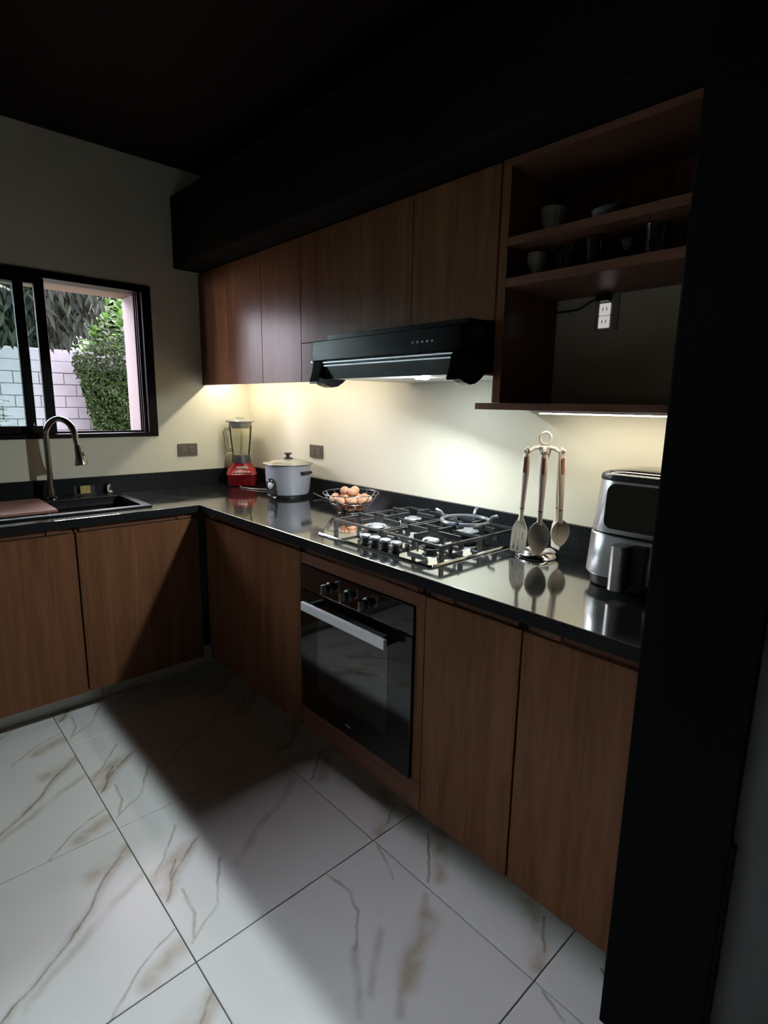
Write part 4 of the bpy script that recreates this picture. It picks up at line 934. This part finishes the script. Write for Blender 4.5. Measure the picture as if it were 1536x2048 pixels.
def leaf(bm, p, d, n, L_, w, bend=0.15):
    """one leaf: four quads with a fold and a droop."""
    d = d.normalized(); s = d.cross(n).normalized(); n2 = s.cross(d).normalized()
    rows = []
    for k, f in enumerate((0.0, 0.3, 0.65, 1.0)):
        ww = w*(0.12, 1.0, 0.8, 0.04)[k]
        c = p + d*(L_*f) - n2*(bend*L_*f*f)
        rows.append((bm.verts.new(c-s*ww/2+n2*ww*0.12), bm.verts.new(c), bm.verts.new(c+s*ww/2+n2*ww*0.12)))
    for a, b in zip(rows, rows[1:]):
        bm.faces.new((a[0], a[1], b[1], b[0])); bm.faces.new((a[1], a[2], b[2], b[1]))
def rv3(r=1.0):
    while True:
        v = Vector((rnd.uniform(-1,1), rnd.uniform(-1,1), rnd.uniform(-1,1)))
        if 0.05 < v.length < 1: return v.normalized()*r
# hedge of small leaves in front of the right end of the block wall
hg = thing('hedge', 'bushy green hedge of small leaves covering the right of the block wall', 'hedge', (-6.6, 1.7, -0.15))
def hedge_edge(z): return 0.95 - 0.23*max(0, min(1, (z-0.9)/1.1)) + 0.05*noise.noise(Vector((0, 0, z*3)))
def hedge_top(y): return 2.14+0.10*noise.noise(Vector((y*2.2, 0, 3)))+0.55*max(0, min(0.9, y-0.85))
bm = B()
for k in range(40):
    y = 1.1+1.8*(k%10)/9; z = 0.1+0.5*(k//10)
    if z > hedge_top(y)-0.35 or y < hedge_edge(z)+0.28: continue
    bmesh.ops.create_icosphere(bm, subdivisions=2, radius=0.5, matrix=Matrix.Translation((-7.0, y, z)) @ Matrix.Diagonal((0.4, 0.5, 0.62, 1)))
ob('shade_core', bm, M['leaf_core'], hg, smooth=True)  # dark blobs standing in for the shade behind the hedge leaves
bm = B()
for k in range(19000):
    z = rnd.uniform(-0.1, 2.75); y = hedge_edge(min(z, 2.1))+ abs(rnd.gauss(0, 1))*0.02 + rnd.random()**1.3*1.9
    if z > hedge_top(y)+rnd.gauss(0, 0.03): continue
    x = -6.74+0.16*noise.noise(Vector((y*2.5, z*2.5, 0)))+0.10*noise.noise(Vector((y*7, z*7, 5)))+rnd.uniform(-0.14, 0.05)
    d = Vector((0.6, 0, -0.3)) + rv3(0.9)
    leaf(bm, Vector((x, y, z)), d, Vector((1, 0, 0.8))+rv3(0.5), rnd.uniform(0.035, 0.075), rnd.uniform(0.02, 0.038))
o = ob('foliage', bm, M['leaf_hedge'], hg, recalc=False); o['kind'] = 'stuff'
# tree with long drooping leaves hanging over the wall
tr = thing('drooping_tree', 'dark tree with long drooping leaves hanging over the block wall', 'tree', (-6.6, -2.6, -0.15))
def trunk(pts, rs): return tube(B(), pts, rs, 10)
ob('trunk', trunk([(-6.6,-2.6,-0.15),(-6.55,-2.5,1.2),(-6.4,-2.2,2.4),(-6.2,-1.8,3.3)], [0.14,0.12,0.10,0.07]), M['bark'], tr, smooth=True)
brs = [[(-6.3,-2.0,2.9),(-6.0,-1.1,3.3),(-5.8,-0.2,3.3),(-5.6,0.5,3.05)], [(-6.3,-2.0,2.9),(-5.7,-1.4,3.0),(-5.5,-0.7,2.9),(-5.4,-0.2,2.7)], [(-6.2,-1.8,3.3),(-6.1,-0.8,3.7),(-6.0,0.3,3.7),(-5.9,0.9,3.5)]]
for p in brs: ob('branch', tube(B(), p, [0.05,0.04,0.028,0.015], 8), M['bark'], tr, smooth=True)
bm = B(); leaf(bm, Vector((0,0,0)), Vector((0.15,0,-1)), Vector((1,0,0.2)), 0.21, 0.048, 0.12)
lme = bpy.data.meshes.new('leaf'); bm.to_mesh(lme); bm.free(); lme.materials.append(M['leaf_dark'])
def canopy_point():
    while True:
        y = rnd.uniform(-1.6, 0.86); z = rnd.uniform(1.95, 3.6)
        low = 2.12+0.13*noise.noise(Vector((y*4, 1.7, 0)))+ (0.12 if y < 0.1 else 0.0)*0 + max(0, y-0.35)*1.0
        if z > low and y < 0.84: return y, z, low
for k in range(290):
    y, z, low = canopy_point()
    if z > 3.0: z = low+(z-low)*0.5
    o = bpy.data.objects.new('leaf', lme); COL.objects.link(o); o.parent = tr
    o.location = Vector((-5.42+rnd.uniform(-0.12, 0.12), y, z+0.1))-Vector(tr.location)
    o.rotation_euler = (rnd.gauss(0, 0.38), rnd.gauss(-0.15, 0.3), rnd.gauss(0, 0.6)); s = rnd.uniform(0.75, 1.25); o.scale = (s, s, s)
bm = B()
for k in range(26):
    y, z, low = canopy_point()
    bmesh.ops.create_icosphere(bm, subdivisions=2, radius=0.3, matrix=Matrix.Translation((-6.0, min(y, 0.55), max(z, low+0.38))) @ Matrix.Diagonal((0.5, 0.8, 1.0, 1)))
ob('canopy_shade_core', bm, M['leaf_core'], tr, smooth=True)  # near-black blobs put in for the dark gaps of shade in the canopy
bm = B()
for k in range(3000):
    y, z, low = canopy_point()
    d = Vector((rnd.gauss(0, .35), rnd.gauss(0, .35), -1))
    leaf(bm, Vector((rnd.uniform(-6.1, -5.5), y, z+0.1)), d, Vector((1, rnd.gauss(0,.6), 0.3)), rnd.uniform(0.14, 0.24), rnd.uniform(0.035, 0.055), 0.12)
o = ob('foliage', bm, M['leaf_dark'], tr, recalc=False); o['kind'] = 'stuff'
# bright shrub behind the hedge
sh = thing('bright_shrub', 'tall pale green leafy shrub rising behind the hedge', 'shrub', (-8.1, 1.69, -0.15))
for sx, sy, zt_ in ((-8.15, 1.66, 3.40), (-8.05, 1.89, 3.20), (-8.2, 1.46, 2.8)):
    st = ob('stem', tube(B(), [(sx, sy, -0.15), (sx, sy, 1.5), (sx+0.03, sy+0.02, zt_)], [0.03, 0.022, 0.008], 8), M['bark'], sh, smooth=True)
    for k in range(46):
        f = k/45; z = 2.1+(zt_-2.1)*f; a = k*2.4
        d = Vector((cos(a)*0.8+0.2, sin(a), 0.75 if f > 0.5 else 0.35))
        b2 = B(); leaf(b2, Vector((sx, sy, z)), d, Vector((0.4, 0, 1)), 0.40-0.16*f, 0.17-0.05*f, 0.3)
        ob('leaf', b2, M['leaf_bright'], sh, recalc=False)
# low plant in front of the wall, behind the left pane
lp = thing('low_plant', 'low leafy plant against the block wall behind the left pane', 'plant', (-6.5, -0.4, -0.15))
ob('stem', tube(B(), [(-6.5,-0.4,-0.15),(-6.5,-0.4,0.9),(-6.5,-0.38,1.35)], [0.02,0.015,0.006], 8), M['bark'], lp, smooth=True)
for k in range(60):
    z = rnd.uniform(0.85, 1.42); a = rnd.uniform(0, 6.28)
    b2 = B(); leaf(b2, Vector((-6.5, -0.4+rnd.gauss(0,0.06), z)), Vector((cos(a), sin(a), 0.3)), Vector((0,0,1)), rnd.uniform(0.10, 0.18), 0.05, 0.3)
    ob('leaf', b2, M['leaf_hedge'], lp, recalc=False)
# garden trees behind the wall; the last three are unseen, added to block sky light
def garden_tree(x, y, h, rad, lb, n=1800):
    t = thing('garden_tree', lb, 'tree', (x, y, -0.15), 'trees behind the block wall')
    ob('trunk', tube(B(), [(x,y,-0.15),(x+0.1,y,h*0.35),(x,y+0.1,h*0.7)], [0.16,0.13,0.08], 10), M['bark'], t, smooth=True)
    c = Vector((x, y, h*0.58)); rad = Vector(rad)
    bm = B(); bmesh.ops.create_icosphere(bm, subdivisions=3, radius=1.0)
    for v in bm.verts:
        k = 0.80+0.22*noise.noise(v.co*2.1+c); v.co = Vector((v.co.x*rad.x*k, v.co.y*rad.y*k, v.co.z*rad.z*k))+c
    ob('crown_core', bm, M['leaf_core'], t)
    bm = B()
    for k in range(n):
        d = rv3(); q = 0.84+0.24*noise.noise(d*2.1+c)+rnd.uniform(-0.06, 0.06)
        p = c+Vector((d.x*rad.x*q, d.y*rad.y*q, d.z*rad.z*q))
        leaf(bm, p, d+rv3(0.8)+Vector((0,0,-0.4)), d+Vector((0,0,0.6))+rv3(0.3), rnd.uniform(0.16, 0.30), rnd.uniform(0.07, 0.12), 0.3)
    o = ob('foliage', bm, M['leaf_hedge'], t, recalc=False); o['kind'] = 'stuff'
garden_tree(-11.6, 3.5, 5.2, (1.3, 1.5, 2.6), 'leafy garden tree glimpsed behind the bright shrub')
garden_tree(-10.2, 0.5, 5.4, (1.5, 1.45, 2.6), 'leafy garden tree behind the block wall and drooping tree')
garden_tree(-10.0, -4.2, 5.4, (1.5, 2.1, 2.5), 'unseen leafy tree added beyond the left end of the window to block sky light')
garden_tree(-7.6, -9.2, 5.2, (1.6, 1.9, 2.5), 'unseen leafy tree added far to the left of the window to block sky light', 1200)
garden_tree(-4.4, -12.0, 5.2, (1.7, 1.7, 2.5), 'unseen leafy tree added farthest to the left outside to block sky light', 1200)
